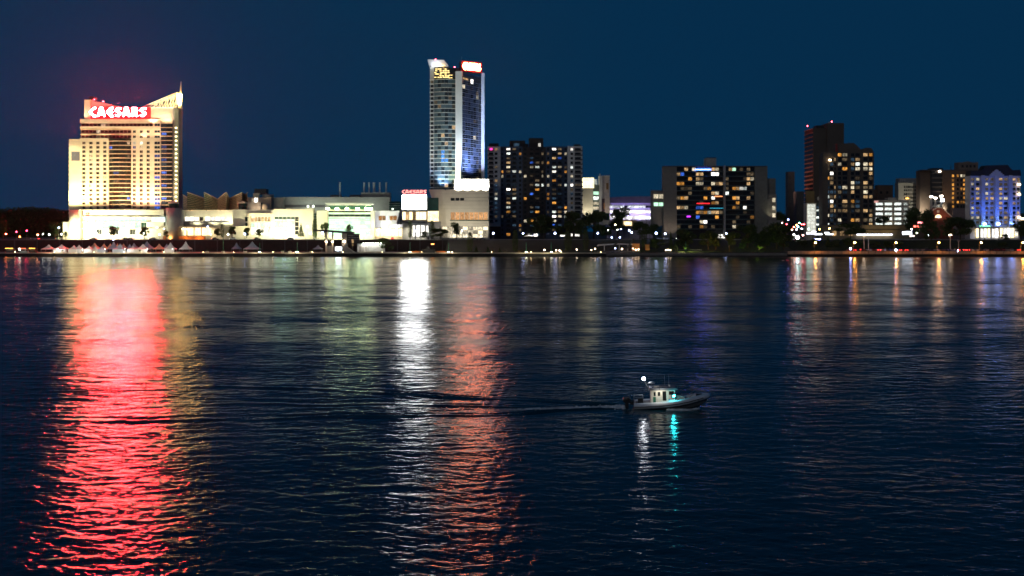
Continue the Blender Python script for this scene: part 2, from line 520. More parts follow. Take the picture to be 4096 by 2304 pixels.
quay = MB().box(xq(-700), xq(2425), QY, QY + 0.62, -2.0, QZ - 0.25).build('quay_wall', M('quay_concrete', (0.014, 0.014, 0.014), 0.9, 0.4, 0.4))
tag(quay, 'dark concrete quay wall with a pale coping above the water', kind='structure')
cap = M('coping_stone', (0.62, 0.55, 0.42), 0.75, 0.35, 0.35)
px = -250
while px < 2425:
    w = random.uniform(26, 40)
    e = min(px + w, 2425)
    piece('coping_stone', cap, quay, xq(px) + 0.06, xq(e) - 0.06, QY - 0.12, QY + 1.3, QZ - 0.25 + random.uniform(0, .02), QZ + 0.34 + random.uniform(-.05, .05))
    px = e
# natural bank with rocks between the quay and the parking lot
def bank():
    m = MB()
    nx, ny = 90, 8
    vs = []
    for i in range(nx + 1):
        pxx = 2410 + (3175 - 2410) * i / nx
        for j in range(ny + 1):
            t = j / ny
            vs.append((xq(pxx) + random.uniform(-.4, .4), QY - 1.5 + t * 12 + random.uniform(-.3, .3), -0.8 + 3.4 * t ** 0.7 + random.uniform(-.25, .25)))
    fs = [(i * (ny + 1) + j, (i + 1) * (ny + 1) + j, (i + 1) * (ny + 1) + j + 1, i * (ny + 1) + j + 1) for i in range(nx) for j in range(ny)]
    tag(m.add(vs, fs).build('river_bank_terrain', soil), 'dark natural riverbank below the park trees', kind='structure')
bank()
# grassy slope up to the street (centre) and the lower parking lot (right)
tag(MB().prism([(QY + 16, QZ - .02), (UY + .5, QZ - .02), (UY + .5, UZ - .03)], xq(1775), Wx(3160, 745), 'x').build('grass_slope_terrain', grass),
    'dark grassy slope between promenade and street', kind='structure')
tag(MB().prism([(QY + 36, 2.9), (UY + .5, 2.9), (UY + .5, UZ - .03)], Wx(3160, 745) + .01, 420, 'x').build('parking_slope_terrain', grass),
    'dark grassy slope behind the riverside parking lot', kind='structure')
LZ = 3.0
lotx0 = xq(3150)
sheet('parking_lot_pavement', asphalt, lotx0, 420, QY + 1.0, QY + 36.2, LZ, 'riverside parking lot pavement', 3.0)
par = MB().box(lotx0, 420, QY + 0.2, QY + 1.0, -2, 1.55).build('parking_quay_wall', M('quay_concrete', (0.014, 0.014, 0.014)))
tag(par, 'dark lower quay wall in front of the parking lot', kind='structure')
pw = thing('parapet_wall', 'long low orange-lit concrete parapet in front of the parking lot', 'wall', (0, QY, 0))
pm = M('parapet_concrete', (0.6, 0.42, 0.28), 0.8, 0.3, 0.5)
px = 3150
while px < 4230:
    piece('wall_panel', pm, pw, xq(px) + .05, xq(px + 27) - .05, 0.0, 0.22, 1.5, 3.35)
    piece('post', darkc, pw, xq(px) - .12, xq(px) + .12, -.06, 0.26, 1.5, 3.5)
    px += 27
# retaining wall on the casino side, with buttress strips
rw = thing('retaining_wall', 'long dark retaining wall behind the white tents', 'wall', (0, UY - 0.5, QZ))
rm = M('retaining_brick', (0.05, 0.034, 0.03), 0.9, 0.35, 0.4)
px = -300
segs = []
while px < 1775:
    e = min(px + 90, 1775)
    piece('wall_panel', rm, rw, Wx(px, UY) + .06, Wx(e, UY) - .06, 0, 0.6, 0, UZ - QZ - 0.25)
    piece('pilaster', darkc, rw, Wx(px, UY) - .3, Wx(px, UY) + .3, -0.18, 0.4, 0, UZ - QZ - .1)
    piece('coping', darkc, rw, Wx(px, UY) + .31, Wx(e, UY) - .31, -0.12, 0.7, UZ - QZ - 0.25, UZ - QZ + 0.12)
    px = e

hp = [(-420, 880), (-200, 852), (0, 848), (60, 842), (130, 839), (200, 844), (260, 852), (330, 870), (420, 900), (420, 960), (-420, 960)]
tag(MB().prism([(Wx(a, 1015), Wz(b, 1015)) for a, b in hp], 1015, 1100).build('hill_terrain', soil), 'dark rise under the distant wood', kind='structure')
# ------------------------------------------------------------------ illuminated lettering
GLY = {
 'C': (1.0, [[(0.98, .97), (.62, .92), (.06, .5), (.62, .08), (.98, .03)]]),
 'A': (1.05, [[(0.0, 0.03), (.36, .97), (.66, .97), (1.05, 0.03)], [(.3, .3), (.78, .3)]]),
 'E': (1.0, [[(0.98, .97), (.62, .92), (.06, .5), (.62, .08), (.98, .03)], [(.15, .5), (.9, .5)]]),
 'S': (0.92, [[(0.88, .92), (.4, .92), (.1, .7), (.85, .34), (.55, .08), (.1, .08)]]),
 'R': (0.98, [[(.13, 0.03), (.13, .94), (.72, .94), (.86, .72), (.66, .47), (.2, .45)], [(.45, .45), (.88, .03)]]),
}
def letters(parent, text, x0, x1, z0, z1, y, mat, halo=None, depth=0.35, th=0.21, hk=1.3, gap=0.24):
    """raised neon letters standing off a board; one mesh per letter, a glowing shape added behind each for its red halo"""
    adv = [GLY[c][0] for c in text]
    tot = sum(adv) + gap * (len(text) - 1)
    sx = (x1 - x0) / tot
    sz = z1 - z0
    cur = x0
    for c, a in zip(text, adv):
        def strokes(t, y0, y1):
            m = MB()
            k = 0
            for line in GLY[c][1]:
                for (ax, az), (bx, bz) in zip(line, line[1:]):
                    p, q = Vector((ax * sx, az * sz)), Vector((bx * sx, bz * sz))
                    d = (q - p).normalized(); nrm = Vector((-d.y, d.x)) * t * sz / 2
                    e = d * t * sz * 0.28
                    pts = [p - e - nrm, q + e - nrm, q + e + nrm, p - e + nrm]
                    m.prism([(v.x, v.y) for v in pts], y0 - 0.004 * k, y1 + 0.003 * k)
                    k += 1
            return m
        l = strokes(th, y - 0.06, y).build('letter', mat, parent, loc=(cur, 0, z0))
        if halo is not None:
            strokes(th * hk, y + 0.05, y + depth).build('letter_halo', halo, l)  # glowing outline added to give the letter a red halo
        cur += (a + gap) * sx
neon = E('neon_red_white', (1.0, 0.032, 0.038), 1300.0)
neon_halo = E('neon_red_halo', (1.0, 0.01, 0.04), 11.0)
neon2 = E('neon_red_small', (1.0, 0.34, 0.28), 3.0)
beacon_mat = E('beacon_red', (1.0, 0.05, 0.08), 60.0)

def beacon(px, py, Y, label, post=2.0):
    t = thing('aviation_beacon', label, 'beacon light', W(px, py, Y) - Vector((0, 0, post)), 0, 'red aviation beacons on the roofs')
    MB().cyl(0, 0, 0, post - .1, .08, .06, 6).build('post', darkm, t)
    MB().ball(0, 0, post, .38, 8, 5).build('lens', beacon_mat, t, True)

# ------------------------------------------------------------------ casino hotel tower (left)
T = Bld('hotel_tower', 'tall cream floodlit hotel tower with red rooftop sign and lit truss crown', 500, 830)
warmL = (1.0, 0.80, 0.48)
rows16 = [(567 + 17.22 * k, 577.5 + 17.22 * k) for k in range(17)]
dk = [gdark, gdark, GLASS('brown_glass', (0.03, 0.02, 0.014))]
def tpick(seed):
    return chooser(seed, [(.035, lit_pale), (.03, lit_white), (.02, lit_blue), (.05, lit_dim), (.4, dk[2])], gdark)
# left wing
T.box('wing', cream, 276, 556, 326, 957, 0, 24)
for k in range(19):
    T.box('slab_edge', cream, 272, 574 + k * 17.2, 276, 579 + k * 17.2, 1, 23)
T.box('wing_recess', M('recess_blue', (0.12, 0.13, 0.17), 0.8), 286, 607, 319, 643, -0.12, 0.3)
# main body
T.box('core', cream, 326, 553, 643, 957, 1.0, 30)
T.facade(cream, 321, 553, 436, 957, [(c - 6.5, c + 6.5) for c in (336.5, 364.7, 392.4, 420.2)], rows16[:16], tpick(1), d=-0.6, reveal=.8, frame=stone)
# central curved curtain wall: stacked floors of glass between bright slab edges
def bow(x0, x1, y0, z0, z1, bulge, n=8):
    pts = [(x0 + (x1 - x0) * i / n, y0 - bulge * math.sin(math.pi * i / n)) for i in range(n + 1)] + [(x1, y0 + 3), (x0, y0 + 3)]
    return MB().prism(pts, z0, z1, 'z')
gl = GLASS('curtain_glass', (0.035, 0.045, 0.03), 0.2)
zz = T.z
bow(T.x(437), T.x(525), -0.4, zz(957), zz(556), 2.2).build('curtain_glass', gl, T.root)
for k in range(25):
    y = 565 + 17.22 * k * 0.98
    if y > 840: break
    bow(T.x(436.5), T.x(525.5), -0.5, zz(y + 1.5), zz(y - 1.5), 2.5).build('slab_edge', slabm, T.root)
    for q, (a, b) in enumerate(((441, 456), (459, 480), (483, 504), (507, 521))):
        t = ((a + b) / 2 - 437) / 88
        dy = -0.4 - 2.2 * math.sin(math.pi * t) - 0.16
        mt = random.choices([dk[2], gdark, lit_dim, lit_pale, lit_blue], [8, 8, 3, .6, .4])[0]
        piece('window', mt, T.root, T.x(a), T.x(b), dy, dy + .5, zz(y + 13.5), zz(y + 4.5))
# right section of windows
T.facade(cream, 526, 515, 613, 957, [(c - 6, c + 6) for c in (538, 565.8, 593.5)], [(521.5, 531.5), (542, 552)] + rows16[:16], tpick(2), d=-0.6, reveal=.8, frame=stone)
T.facade(cream, 613.5, 477, 643, 957, [(619, 641)], [(494, 505), (521.5, 531.5), (542, 552)] + rows16[:16],
         chooser(5, [(.3, lit_blue), (.2, lit_dimb), (.06, lit_pale)], gblue), d=-0.9, reveal=.7, frame=stone)
# upper block with glass bands
T.box('upper_core', cream, 323, 478, 613, 553, 0.5, 28)
def band(py0, py1, px0, px1, n, seed):
    pk = chooser(seed, [(.05, lit_dim), (.02, lit_pale)], GLASS('maroon_glass', (0.06, 0.02, 0.02)))
    w = (px1 - px0) / n
    for i in range(n):
        piece('window', pk(i, 0), T.root, T.x(px0 + w * i + 1), T.x(px0 + w * (i + 1) - 1), -0.25, 0.3, zz(py1), zz(py0))
T.box('cornice', cream, 322, 477, 643, 493, -1.1, 2)
band(494, 505, 325, 612, 18, 3)
T.box('cornice', cream, 322, 506, 612, 514, -1.0, 2)
T.box('slab_edge', slabm, 323, 516, 525, 519, -0.9, 2)
band(521, 532, 325, 525, 13, 4)
T.box('slab_edge', slabm, 323, 536, 525, 539.5, -0.9, 2)
band(541, 552, 325, 525, 13, 6)
# blue glass corner strip and the lit edge fin
T.box('corner_glass', gblue, 644, 492, 689, 957, 0.0, 26)
for k in range(31):
    y = 493 + 8.61 * k * 2
    if y < 840:
        T.box('slab_edge', slabm, 643.5, y - 1.2, 689.5, y + 1.2, -0.7, 4)
        T.box('window', [lit_dimb, gblue, lit_blue][k % 3], 647, y + 4, 666, y + 12, -0.2, .2)
        T.box('window', gdark, 667, y + 5, 686, y + 12, -0.2, .2)
T.box('edge_fin', greyc, 689.5, 430, 714, 957, 1.0, 20)
T.box('edge_wall', M('edge_green', (0.3, 0.34, 0.26), 0.6), 697, 432, 713.5, 957, 0.2, 0.98)
edge_l = E('edge_light', (1.0, 0.86, 0.45), 5.0)
for k in range(24):
    y = 511 + 17.2 * k
    if y < 845: T.box('edge_light', edge_l, 701, y - 2.2, 708, y + 2.6, -0.35, 0.19)
# crown: pillar, sloping sign board wall, right block
T.box('crown_pillar', cream, 335, 398, 359, 477, 1, 18)
T.poly('sign_wall', M('crown_wall', (0.6, 0.5, 0.44), 0.7, .1), [(359, 477), (359, 402), (405, 409), (450, 419), (500, 427), (560, 430), (602, 430), (602, 477)], 2.0, 14)
T.box('crown_block', cream, 602, 428, 690, 492, 1.2, 22)
T.box('rooftop_unit', darkc, 347, 382, 365, 398, 5, 12)
# truss
truss_m = M('truss_white', (0.8, 0.78, 0.66), 0.5, .05)
def bar(a, b, r=.42, y=4.0, nm='truss_bar'):
    pa, pb = Vector((T.x(a[0]), y, zz(a[1]))), Vector((T.x(b[0]), y, zz(b[1])))
    MB().tube([pa, pb], r, 6).build(nm, truss_m, T.root)
for y in (3.0, 9.0):
    bar((562, 428), (700, 369), .4, y); bar((587, 427.5), (700, 427.5), .34, y); bar((700, 369), (700, 428), .4, y)
    xs = [590, 612, 634, 656, 678, 700]
    for a, b in zip(xs, xs[1:]):
        top = lambda x: 428 - (x - 562) * 59 / 138
        bar((a, 427), (b, top(b)), .2, y); bar((b, 427), (b, top(b)), .2, y)
        if a > 600: bar((a, top(a)), (b, top(a) - 1), .18, y)
for a in (612, 656, 700):
    MB().tube([(T.x(a), 3, zz(428 - (a - 562) * 59 / 138)), (T.x(a), 9, zz(428 - (a - 562) * 59 / 138))], .3, 6).build('truss_bar', truss_m, T.root)
m = MB(); m.tube([(T.x(713), 6, zz(432)), (T.x(713), 6, zz(360)), (T.x(714.5), 6, zz(322))], [1.5, .75, .12], 8)
m.build('mast', truss_m, T.root)
T.box('mast_lantern', E('lantern', (1.0, 0.55, 0.13), 130.0), 706, 374, 717, 414, 4.0, 7.2)
for a in (600, 625, 650, 675):
    T.flood(a, 429, -2, a + 22, 398, 6, 2800, (1.0, .92, .55), 110)
# floodlights washing the tower from the podium roof, and from the ledges above
for a, wv, c in ((300, 330000, (1, .84, .4)), (345, 150000, (1, .74, .36)), (395, 100000, (1, .66, .33)), (450, 95000, (1, .64, .33)), (505, 120000, (1, .58, .33)), (560, 160000, (1, .54, .31)), (610, 150000, (1, .58, .33)), (660, 90000, (1, .68, .36))):
    T.flood(a, 838, -13, a, 690, 0, wv * .33, c, 118)
for a in (340, 420, 500, 580, 640):
    T.flood(a, 553, -6, a, 505, 0, 4000, (1, .62, .36), 120)
for a in (615, 665):
    T.flood(a, 492, -5, a, 450, 1, 7000, (1, .72, .45), 120)
T.flood(332, 476, -5, 345, 430, 1, 9000, (1, .45, .3), 100)
T.flood(280, 556, -14, 300, 700, 0, 16000, (1, .85, .5), 100)
S1 = thing('illuminated_sign', 'large red neon lettered sign on top of the cream hotel tower', 'sign', (T.x(500) + T.root.location.x, 830 + 1.6, 10))
letters(S1, 'CAESARS', T.x(357), T.x(581), zz(464.5), zz(431), -0.6, neon, neon_halo, 0.5, 0.19, 1.22, 0.44)
MB().box(T.x(352), T.x(600), 0.05, .35, zz(475), zz(428.5)).build('sign_glow_board', M('sign_glow_board', (0.7, 0.05, 0.07), 0.5, .1), S1)  # red light of the letters painted into the board; the wall is cream
beacon(377, 398, 834, 'red aviation beacon on the left end of the neon sign wall', 3.0)
beacon(413, 406, 834, 'red aviation beacon above the first letters of the tower sign', 2.4)
# ------------------------------------------------------------------ casino: low floodlit front buildings
floodw = (1.0, 0.94, 0.58)
A = Bld('casino_podium', 'low overexposed white casino block below the hotel tower with an oval logo', 480, 806)
A.box('hall', cream, 335, 841, 655, 957, 1.2, 24)
A.facade(stone, 333, 841, 655, 957, [(385 + 22.4 * i, 406 + 22.4 * i) for i in range(9)], [(869, 886), (890, 912), (917, 938)],
         lambda i, j: [lit_green, lit_green, lit_casino if i % 3 else gdark][j] if i < 8 or j == 0 else ggreen, d=0.0, reveal=.9, frame=stone)
for y in (868, 888, 914):
    A.box('ledge', stone, 330, y - 1.6, 640, y + 1.2, -1.1, .3)
A.box('parapet', cream, 331, 839, 657, 842.5, -0.5, 1)
for k, (a, b) in enumerate(((607, 660),)):
    A.box('wall_screen', LIT('screen_teal', (0.75, 1.0, 0.9), 1.4, 10, .55, .1), a, 868, b, 888, -0.5, 0.2)
m = MB(); m.lathe([(0.001, 0), (1, 0), (1, .3), (0.001, .3)], 20)
lg = m.build('oval_logo', M('logo_red', (0.75, 0.04, 0.02), 0.5, .05), A.root, loc=(A.x(351), -0.02, A.z(855.5)), rot=(R(90), 0, 0))
lg.scale = (1.5, 0.8, 1)
for dx in (-.8, -.3, .2, .7):
    piece('letter', M('road_paint', (0.7, 0.68, 0.6)), A.root, A.x(351) + dx - .12, A.x(351) + dx + .16, -0.42, -0.33, A.z(855.5) - .3, A.z(855.5) + .28)
# rounded stair turrets at the left
for a, b, t in ((283, 324, 838), ):
    A.box('stair_tower', cream, a, t, b, 957, -3, 10)
    m = MB(); m.cyl(A.x(303), -3, 0, A.z(841), (A.x(b) - A.x(a)) / 2 * .92, None, 16); m.build('stair_bay', cream, A.root, True)
A.box('side_block', cream, 254, 888, 284, 957, -1, 14)
A.poly('roof_hood', cream, [(490, 839), (493, 833), (532, 833), (536, 839)], 2, 9)
m = MB(); m.cyl(A.x(690), 3, 0, A.z(832), 5.6, None, 20); m.build('round_bay', greyc, A.root, True)
m = MB(); m.cyl(A.x(690), 3, A.z(832) + .02, A.z(812), 3.4, None, 18); m.build('turret_glass', ggreen, A.root, True)
m = MB(); m.lathe([(4.0, A.z(814)), (3.8, A.z(810)), (.01, A.z(803))], 18, (A.x(690), 3, 0)); m.build('turret_roof', cream, A.root)
A.box('link_wall', greyc, 655, 842, 722, 957, 3.2, 20)
for a, wv in ((270, 17000), (303, 30000), (345, 60000), (372, 55000), (420, 42000), (470, 40000), (520, 38000), (570, 28000), (615, 10000)):
    A.flood(a, 952, -17, a, 880, 0, wv * .78, floodw, 120)
for a, wv in ((360, 9000), (430, 9000), (500, 8000), (560, 4000)):
    A.flood(a, 888, -5, a, 850, 0, wv * .35, floodw, 120)

B2 = Bld('casino_fan_hall', 'casino hall with folded fan skylights and a strip of lit windows', 850, 815)
B2.box('hall', stone, 715, 842, 930, 957, 1.0, 30)
B2.facade(stone, 713, 841, 931, 905, [(740, 757), (759, 775), (778, 794), (797, 813), (820, 838), (841, 858), (862, 880), (883, 900)], [(868, 883)],
          lambda i, j: lit_bright if i not in (3,) else gdark, d=0.0, reveal=.9)
B2.box('balcony', greyc, 722, 889, 916, 893, -1.8, 0.4)
B2.box('parapet', cream, 713, 839.5, 931, 842, -.3, 1.2)
B2.box('canopy', cream, 655, 904, 980, 909, -9, 0.6)
lit_gold = LIT('lit_gold', (1.0, 0.78, 0.42), 2.6, 10, .55, .15)
for i in range(18):
    a = 672 + 9.6 * i
    B2.box('entrance_glass', lit_gold, a, 911, a + 8.6, 941, -1.2, -.8)
    if i % 3 == 0: B2.box('column', cream, a - 2, 909, a + 1, 945, -7, -6.2)
orange_lit = M('planter_orange', (0.6, 0.25, 0.09), 0.8, .4, .5)
B2.box('planter_wall', orange_lit, 668, 944, 836, 958, -9.5, -8.8)
for a in (700, 760, 810):
    B2.flood(a, 957, -13, a, 949, -9.5, 1600, (1.0, .42, .1), 140)
folds = M('fan_roof', (0.2, 0.13, 0.08), 0.55, .3, .8)
foldg = M('fan_glass', (0.05, 0.09, 0.05), 0.3, .3, .8)
pk = [(719, 778), (744, 790), (746, 769), (806, 793), (815, 769), (857, 796), (902, 769), (905, 794), (966, 770), (968, 778), (986, 770)]
base = [(719, 840), (747, 840), (752, 840), (815, 838), (815, 840), (857, 819), (900, 840), (903, 838), (945, 838), (968, 840), (986, 840)]
pl = [(719, 778, 8), (745, 790, 2), (746, 769, 2), (806, 793, 9), (814, 769, 2), (857, 796, 9), (902, 769, 2), (905, 793, 9), (966, 770, 2), (969, 779, 9), (987, 770, 2)]
for i, ((a, ya, da), (b, yb, db)) in enumerate(zip(pl, pl[1:])):
    if b - a < 3: continue
    za, zb, zm = B2.z(ya), B2.z(yb), B2.z(840)
    v = [(B2.x(a), da, zm), (B2.x(b), db, zm), (B2.x(b), db, zb), (B2.x(a), da, za)]
    v2 = [(x, y + .5, z) for x, y, z in v]
    MB().add(v + v2, [(0, 1, 2, 3), (7, 6, 5, 4), (0, 4, 5, 1), (1, 5, 6, 2), (2, 6, 7, 3), (3, 7, 4, 0)]).build('fan_panel', folds if i % 2 else foldg, B2.root)
    MB().tube([v[3], v[2]], .38, 6).build('fan_ridge', slabm, B2.root)
    for k in range(1, 9):
        t = k / 9
        MB().tube([(v[0][0], da - .1, zm + (za - zm) * t), (v[1][0], db - .1, zm + (zb - zm) * t)], .1, 4).build('fan_rib', slabm, B2.root)
for a in (765, 830, 885, 940):
    B2.flood(a, 841, -3, a, 800, 6, 900, (1, .55, .25), 130)
for a in (730, 790, 860, 905, 925):
    B2.flood(a, 903, -6, a, 855, 0, 5200, floodw, 120)
for a in (690, 740, 800, 850):
    B2.flood(a, 910, -5, a, 945, -2, 3500, (1, .8, .45), 140)

B3 = Bld('casino_entrance_block', 'bright white casino entrance block with green glass bands beside a spruce', 1100, 806)
B3.box('hall', stone, 932, 841, 1224, 957, 1.2, 26)
B3.facade(stone, 931, 838, 1096, 957, [(980, 992)] + [(1004 + 13.4 * i, 1015 + 13.4 * i) for i in range(6)], [(868, 886), (891, 907), (911, 936)],
          lambda i, j: ggreen if i == 0 else [lit_warm, lit_green, lit_bright][j], d=0, reveal=.8)
B3.box('entrance_frame', cream, 993, 853, 1003, 940, -2.0, 0.3)
B3.box('entrance_frame', cream, 1003, 853, 1092, 863, -2.0, 0.3)
B3.facade(stone, 1096.5, 838, 1224, 957, [(1099 + 16.2 * i, 1114 + 16.2 * i) for i in range(6)], [(868, 876), (877, 885), (888, 905), (907, 921), (923, 938)],
          lambda i, j: [ggreen, lit_green, lit_green, lit_green, lit_green][j] if i < 5 else gdark, d=-0.4, reveal=.6)
B3.box('parapet', cream, 1096, 836.5, 1226, 841, -.9, 1.2)
B3.box('pillar', stone, 1223, 834, 1253, 957, -1.5, 6)
B3.box('canopy', cream, 925, 905, 1000, 909, -6, .4)
B3.box('link_glass', ggreen, 1253.5, 850, 1267, 957, 1, 8)
B3.box('side_wall', stone, 1267.5, 843, 1312, 957, -.5, 10)
for k in range(9): B3.box('transom', metal, 1253.5, 852 + k * 10, 1267, 853 + k * 10, .8, 1.1)
for a, wv in ((960, 5000), (1000, 8000), (1050, 16000), (1110, 26000), (1150, 30000), (1190, 22000), (1238, 7000), (1288, 9000)):
    B3.flood(a, 952, -15, a, 885, 0, wv * .8, floodw, 120)
B3.flood(1000, 870, -6, 1040, 850, 0, 1600, (1, .8, .5), 120)
m = MB(); m.cyl(B3.x(962), 6, B3.z(840), B3.z(812), 3.0, None, 18); m.build('turret_glass', ggreen, B3.root, True)
m = MB(); m.lathe([(3.5, B3.z(813)), (3.3, B3.z(809)), (.01, B3.z(803))], 18, (B3.x(962), 6, 0)); m.build('turret_roof', cream, B3.root)

B4 = Bld('casino_rear_blocks', 'stepped grey and sandy roof blocks with a black box above the casino entrance', 1060, 850)
B4.box('grey_block', greyc, 986, 811, 1050, 850, -6, 8)
B4.box('sand_block', M('sand_wall', (0.5, 0.4, 0.3), .8), 987, 789, 1085, 850, 0, 20)
B4.box('black_box', darkm, 1010, 754, 1057, 778, 6, 16)
m = MB(); m.cyl(B4.x(1064), -2, B4.z(850), B4.z(816), 3.0, None, 18); m.build('drum', cream, B4.root, True)
m = MB(); m.cyl(B4.x(1065), 6, B4.z(790), B4.z(777), 4.4, None, 18); m.build('roof_drum', greyc, B4.root, True)
m = MB(); m.cyl(B4.x(1020), 3, B4.z(789), B4.z(773), 2.2, None, 14); m.build('vent_stack', cream, B4.root, True)
B4.poly('vent_hood', cream, [(1025, 789), (1022, 772), (1037, 772), (1034, 789)], 1, 4)
B4.box('window', lit_pale, 1008, 794, 1014, 808, -.3, .1)
B4.box('window', lit_bright, 1018, 792, 1030, 809, -.3, .1)
B4.box('slab', M('slab_grey_green', (0.3, 0.34, 0.3), .7), 1085, 789, 1132, 850, 3, 22)
B4.flood(1040, 848, -12, 1040, 800, 0, 3500, (1, .7, .45), 120)
B5 = Bld('casino_long_slab', 'long grey rear slab carrying slim roof chimneys behind the casino', 1350, 856)
gg = M('slab_grey', (0.3, 0.31, 0.29), .75, .12)
B5.box('slab', gg, 1131, 788, 1560, 850, 0, 40)
B5.box('upper_box', M('slab_grey_dark', (0.2, 0.21, 0.2), .75), 1441, 769, 1557, 787.8, 3, 30)
B5.box('rooftop_unit', darkc, 1315, 778, 1355, 788, 8, 18)
B5.box('rooftop_unit', darkc, 1392, 778, 1432, 788, 8, 18)
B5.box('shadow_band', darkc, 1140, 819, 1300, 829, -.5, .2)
for i, a in enumerate((1355, 1451, 1471, 1491, 1514, 1540)):
    m = MB(); y0 = 788 if i == 0 else 769
    w = .95 if i == 3 else .62
    m.cyl(B5.x(a), 6 if i == 0 else 8, B5.z(y0), B5.z(729), w, w, 10); m.cyl(B5.x(a), 6 if i == 0 else 8, B5.z(729), B5.z(727.5), w * 1.2, w * 1.2, 10)
    m.build('chimney', metal, B5.root)
B5.flood(1230, 848, -14, 1230, 800, 0, 6500, (.9, 1, .8), 130)
B5.flood(1330, 848, -14, 1330, 800, 0, 6500, (.9, 1, .8), 130)
B5.flood(1480, 848, -14, 1480, 800, 0, 6500, (.9, 1, .8), 130)
for a in (1233, 1254):
    B5.box('roof_lamp', E('small_lamp', (.9, 1, .8), 6), a - 3, 822, a + 3, 829, -1.5, -.8)

B6 = Bld('glass_pavilion', 'brilliantly lit glass pavilion with horizontal bands and a row of roof floodlamps', 1398, 800)
B6.box('hall', stone, 1313, 845, 1482, 957, 1.2, 20)
for r_, (a, b, mt) in enumerate(((843, 849, ggreen), (850, 856, lit_green), (857, 866, ggreen), (868, 874, lit_green), (876, 882, lit_green), (884, 897, lit_green), (899, 912, lit_green), (914, 926, lit_green), (928, 940, lit_green))):
    for i in range(8):
        B6.box('window', mt, 1314 + 21.1 * i, a, 1334 + 21.1 * i, b, 0.3, 0.6)
    B6.box('band', stone, 1311, b, 1485, b + 1.8 if r_ != 3 else b + 1.5, -0.6, 1.2)
B6.box('band', stone, 1311, 839, 1485, 842.8, -.6, 1.2)
B6.box('corner_pier', stone, 1484, 843, 1499, 957, -.8, 4)
B6.poly('canopy_roof', white, [(1301, 811.5), (1493, 811.5), (1493, 817), (1486, 820), (1310, 820)], -3, 14)
B6.box('roof_drum', ggreen, 1312, 823, 1484, 838, 3, 12)
for a in (1311, 1348, 1388, 1430, 1466, 1484):
    B6.box('roof_lamp', E('roof_flood', (.95, 1, .45), 60), a - 5, 831, a + 5, 838, -1.4, -.6)
    B6.flood(a, 836, -2.2, a, 817, 2, 1700, (.95, 1, .8), 150)
for a in (1330, 1375, 1420, 1465):
    B6.flood(a, 952, -13, a, 905, 0, 15000, (.93, 1, .62), 120)

B7 = Bld('casino_gate_house', 'white casino wing with slanted end wall and an amber lit window', 1560, 806)
B7.poly('wall', white, [(1499, 843), (1598, 843), (1588, 888), (1588, 911), (1499, 911)], 0, 18)
for i in range(5):
    B7.box('window', lit_amber if i != 2 else lit_white, 1515 + 14.6 * i, 864, 1528 + 14.6 * i, 881, -.35, .1)
B7.box('entrance_back', cream, 1488, 911, 1655, 957, 4, 16)
for i in range(11):
    B7.box('entrance_glass', lit_gold, 1492 + 14.5 * i, 914, 1504 + 14.5 * i, 945, 3.4, 3.9)
    B7.box('column', stone, 1488.5 + 14.5 * i, 911, 1491 + 14.5 * i, 950, 2.0, 3.0)
B7.poly('entrance_canopy', white, [(1560, 911), (1575, 900), (1630, 896), (1630, 912)], -8, 2)
B7.box('fascia', white, 1488, 908, 1640, 912, -1, 3.6)
B7.box('glass_block', ggreen, 1548, 804, 1608, 842.9, 14, 30)
for k in range(4): B7.box('transom', metal, 1548, 812 + k * 9, 1608, 813 + k * 9, 13.8, 13.99)
B7.box('rooftop_light', E('small_lamp', (.9, 1, .8), 6), 1560, 833, 1566, 836, 12, 13)
for a, wv in ((1530, 5500), (1580, 4500)):
    B7.flood(a, 911, -14, a, 870, 0, wv, (.95, .95, 1.0), 120)
for a in (1510, 1545, 1580, 1615):
    B7.flood(a, 915, -2, a, 950, 3, 4500, (1, .8, .5), 140)

# pylon with the white video screen
P = Bld('screen_pylon', 'pylon building with a glaring white video screen and warm lit glass below', 1657, 796)
P.box('body', greyc, 1609, 780, 1706, 957, 1.0, 12)
P.box('screen_frame', metal, 1606, 778.5, 1708, 839, 0.2, 0.98)
P.box('video_screen', E('screen_white', (0.97, 1.0, 1.0), 26.0), 1609, 781, 1705, 836.5, -.1, .18)
P.box('sill', greyc, 1606, 840, 1708, 846, -.5, 1)
for i in range(7):
    P.box('window', lit_gold if i not in (1, 3) else lit_warm, 1610 + 13.6 * i, 848, 1622 + 13.6 * i, 879, .3, .95)
P.box('dark_fascia', darkc, 1603, 880, 1708, 893, -3, .9)
P.box('entrance_canopy', white, 1640, 894, 1726, 900, -7, .9)
for i in range(5):
    P.box('column', white, 1644 + 19 * i, 900, 1649 + 19 * i, 957, -6, -5)
    P.box('entrance_glass', lit_bright, 1651 + 13 * i, 902, 1662 + 13 * i, 945, .4, .95)
P.box('side_glass', lit_gold, 1708.5, 844, 1752, 885, 6, 7)
P.box('side_glass', ggreen, 1708.5, 790, 1752, 843.5, 6, 9)
P.box('side_base', darkc, 1708.5, 885.5, 1760, 957, 6, 9)
for a in (1640, 1670, 1700):
    P.flood(a, 901, -4, a, 955, -2, 5000, (1, .9, .7), 150)
S2 = thing('rooftop_sign', 'small red neon lettered sign on top of the white video screen', 'sign', (P.root.location.x, 795.6, P.z(779) + 10))
letters(S2, 'CAESARS', P.x(1608), P.x(1705), .9, P.z(760.5) - P.z(779), 0, neon2, E('neon_red_halo2', (1, .01, .04), 4.0), .3, .17, 1.2)
piece('rail', darkm, S2, P.x(1606), P.x(1707), .3, .5, 0, .3)

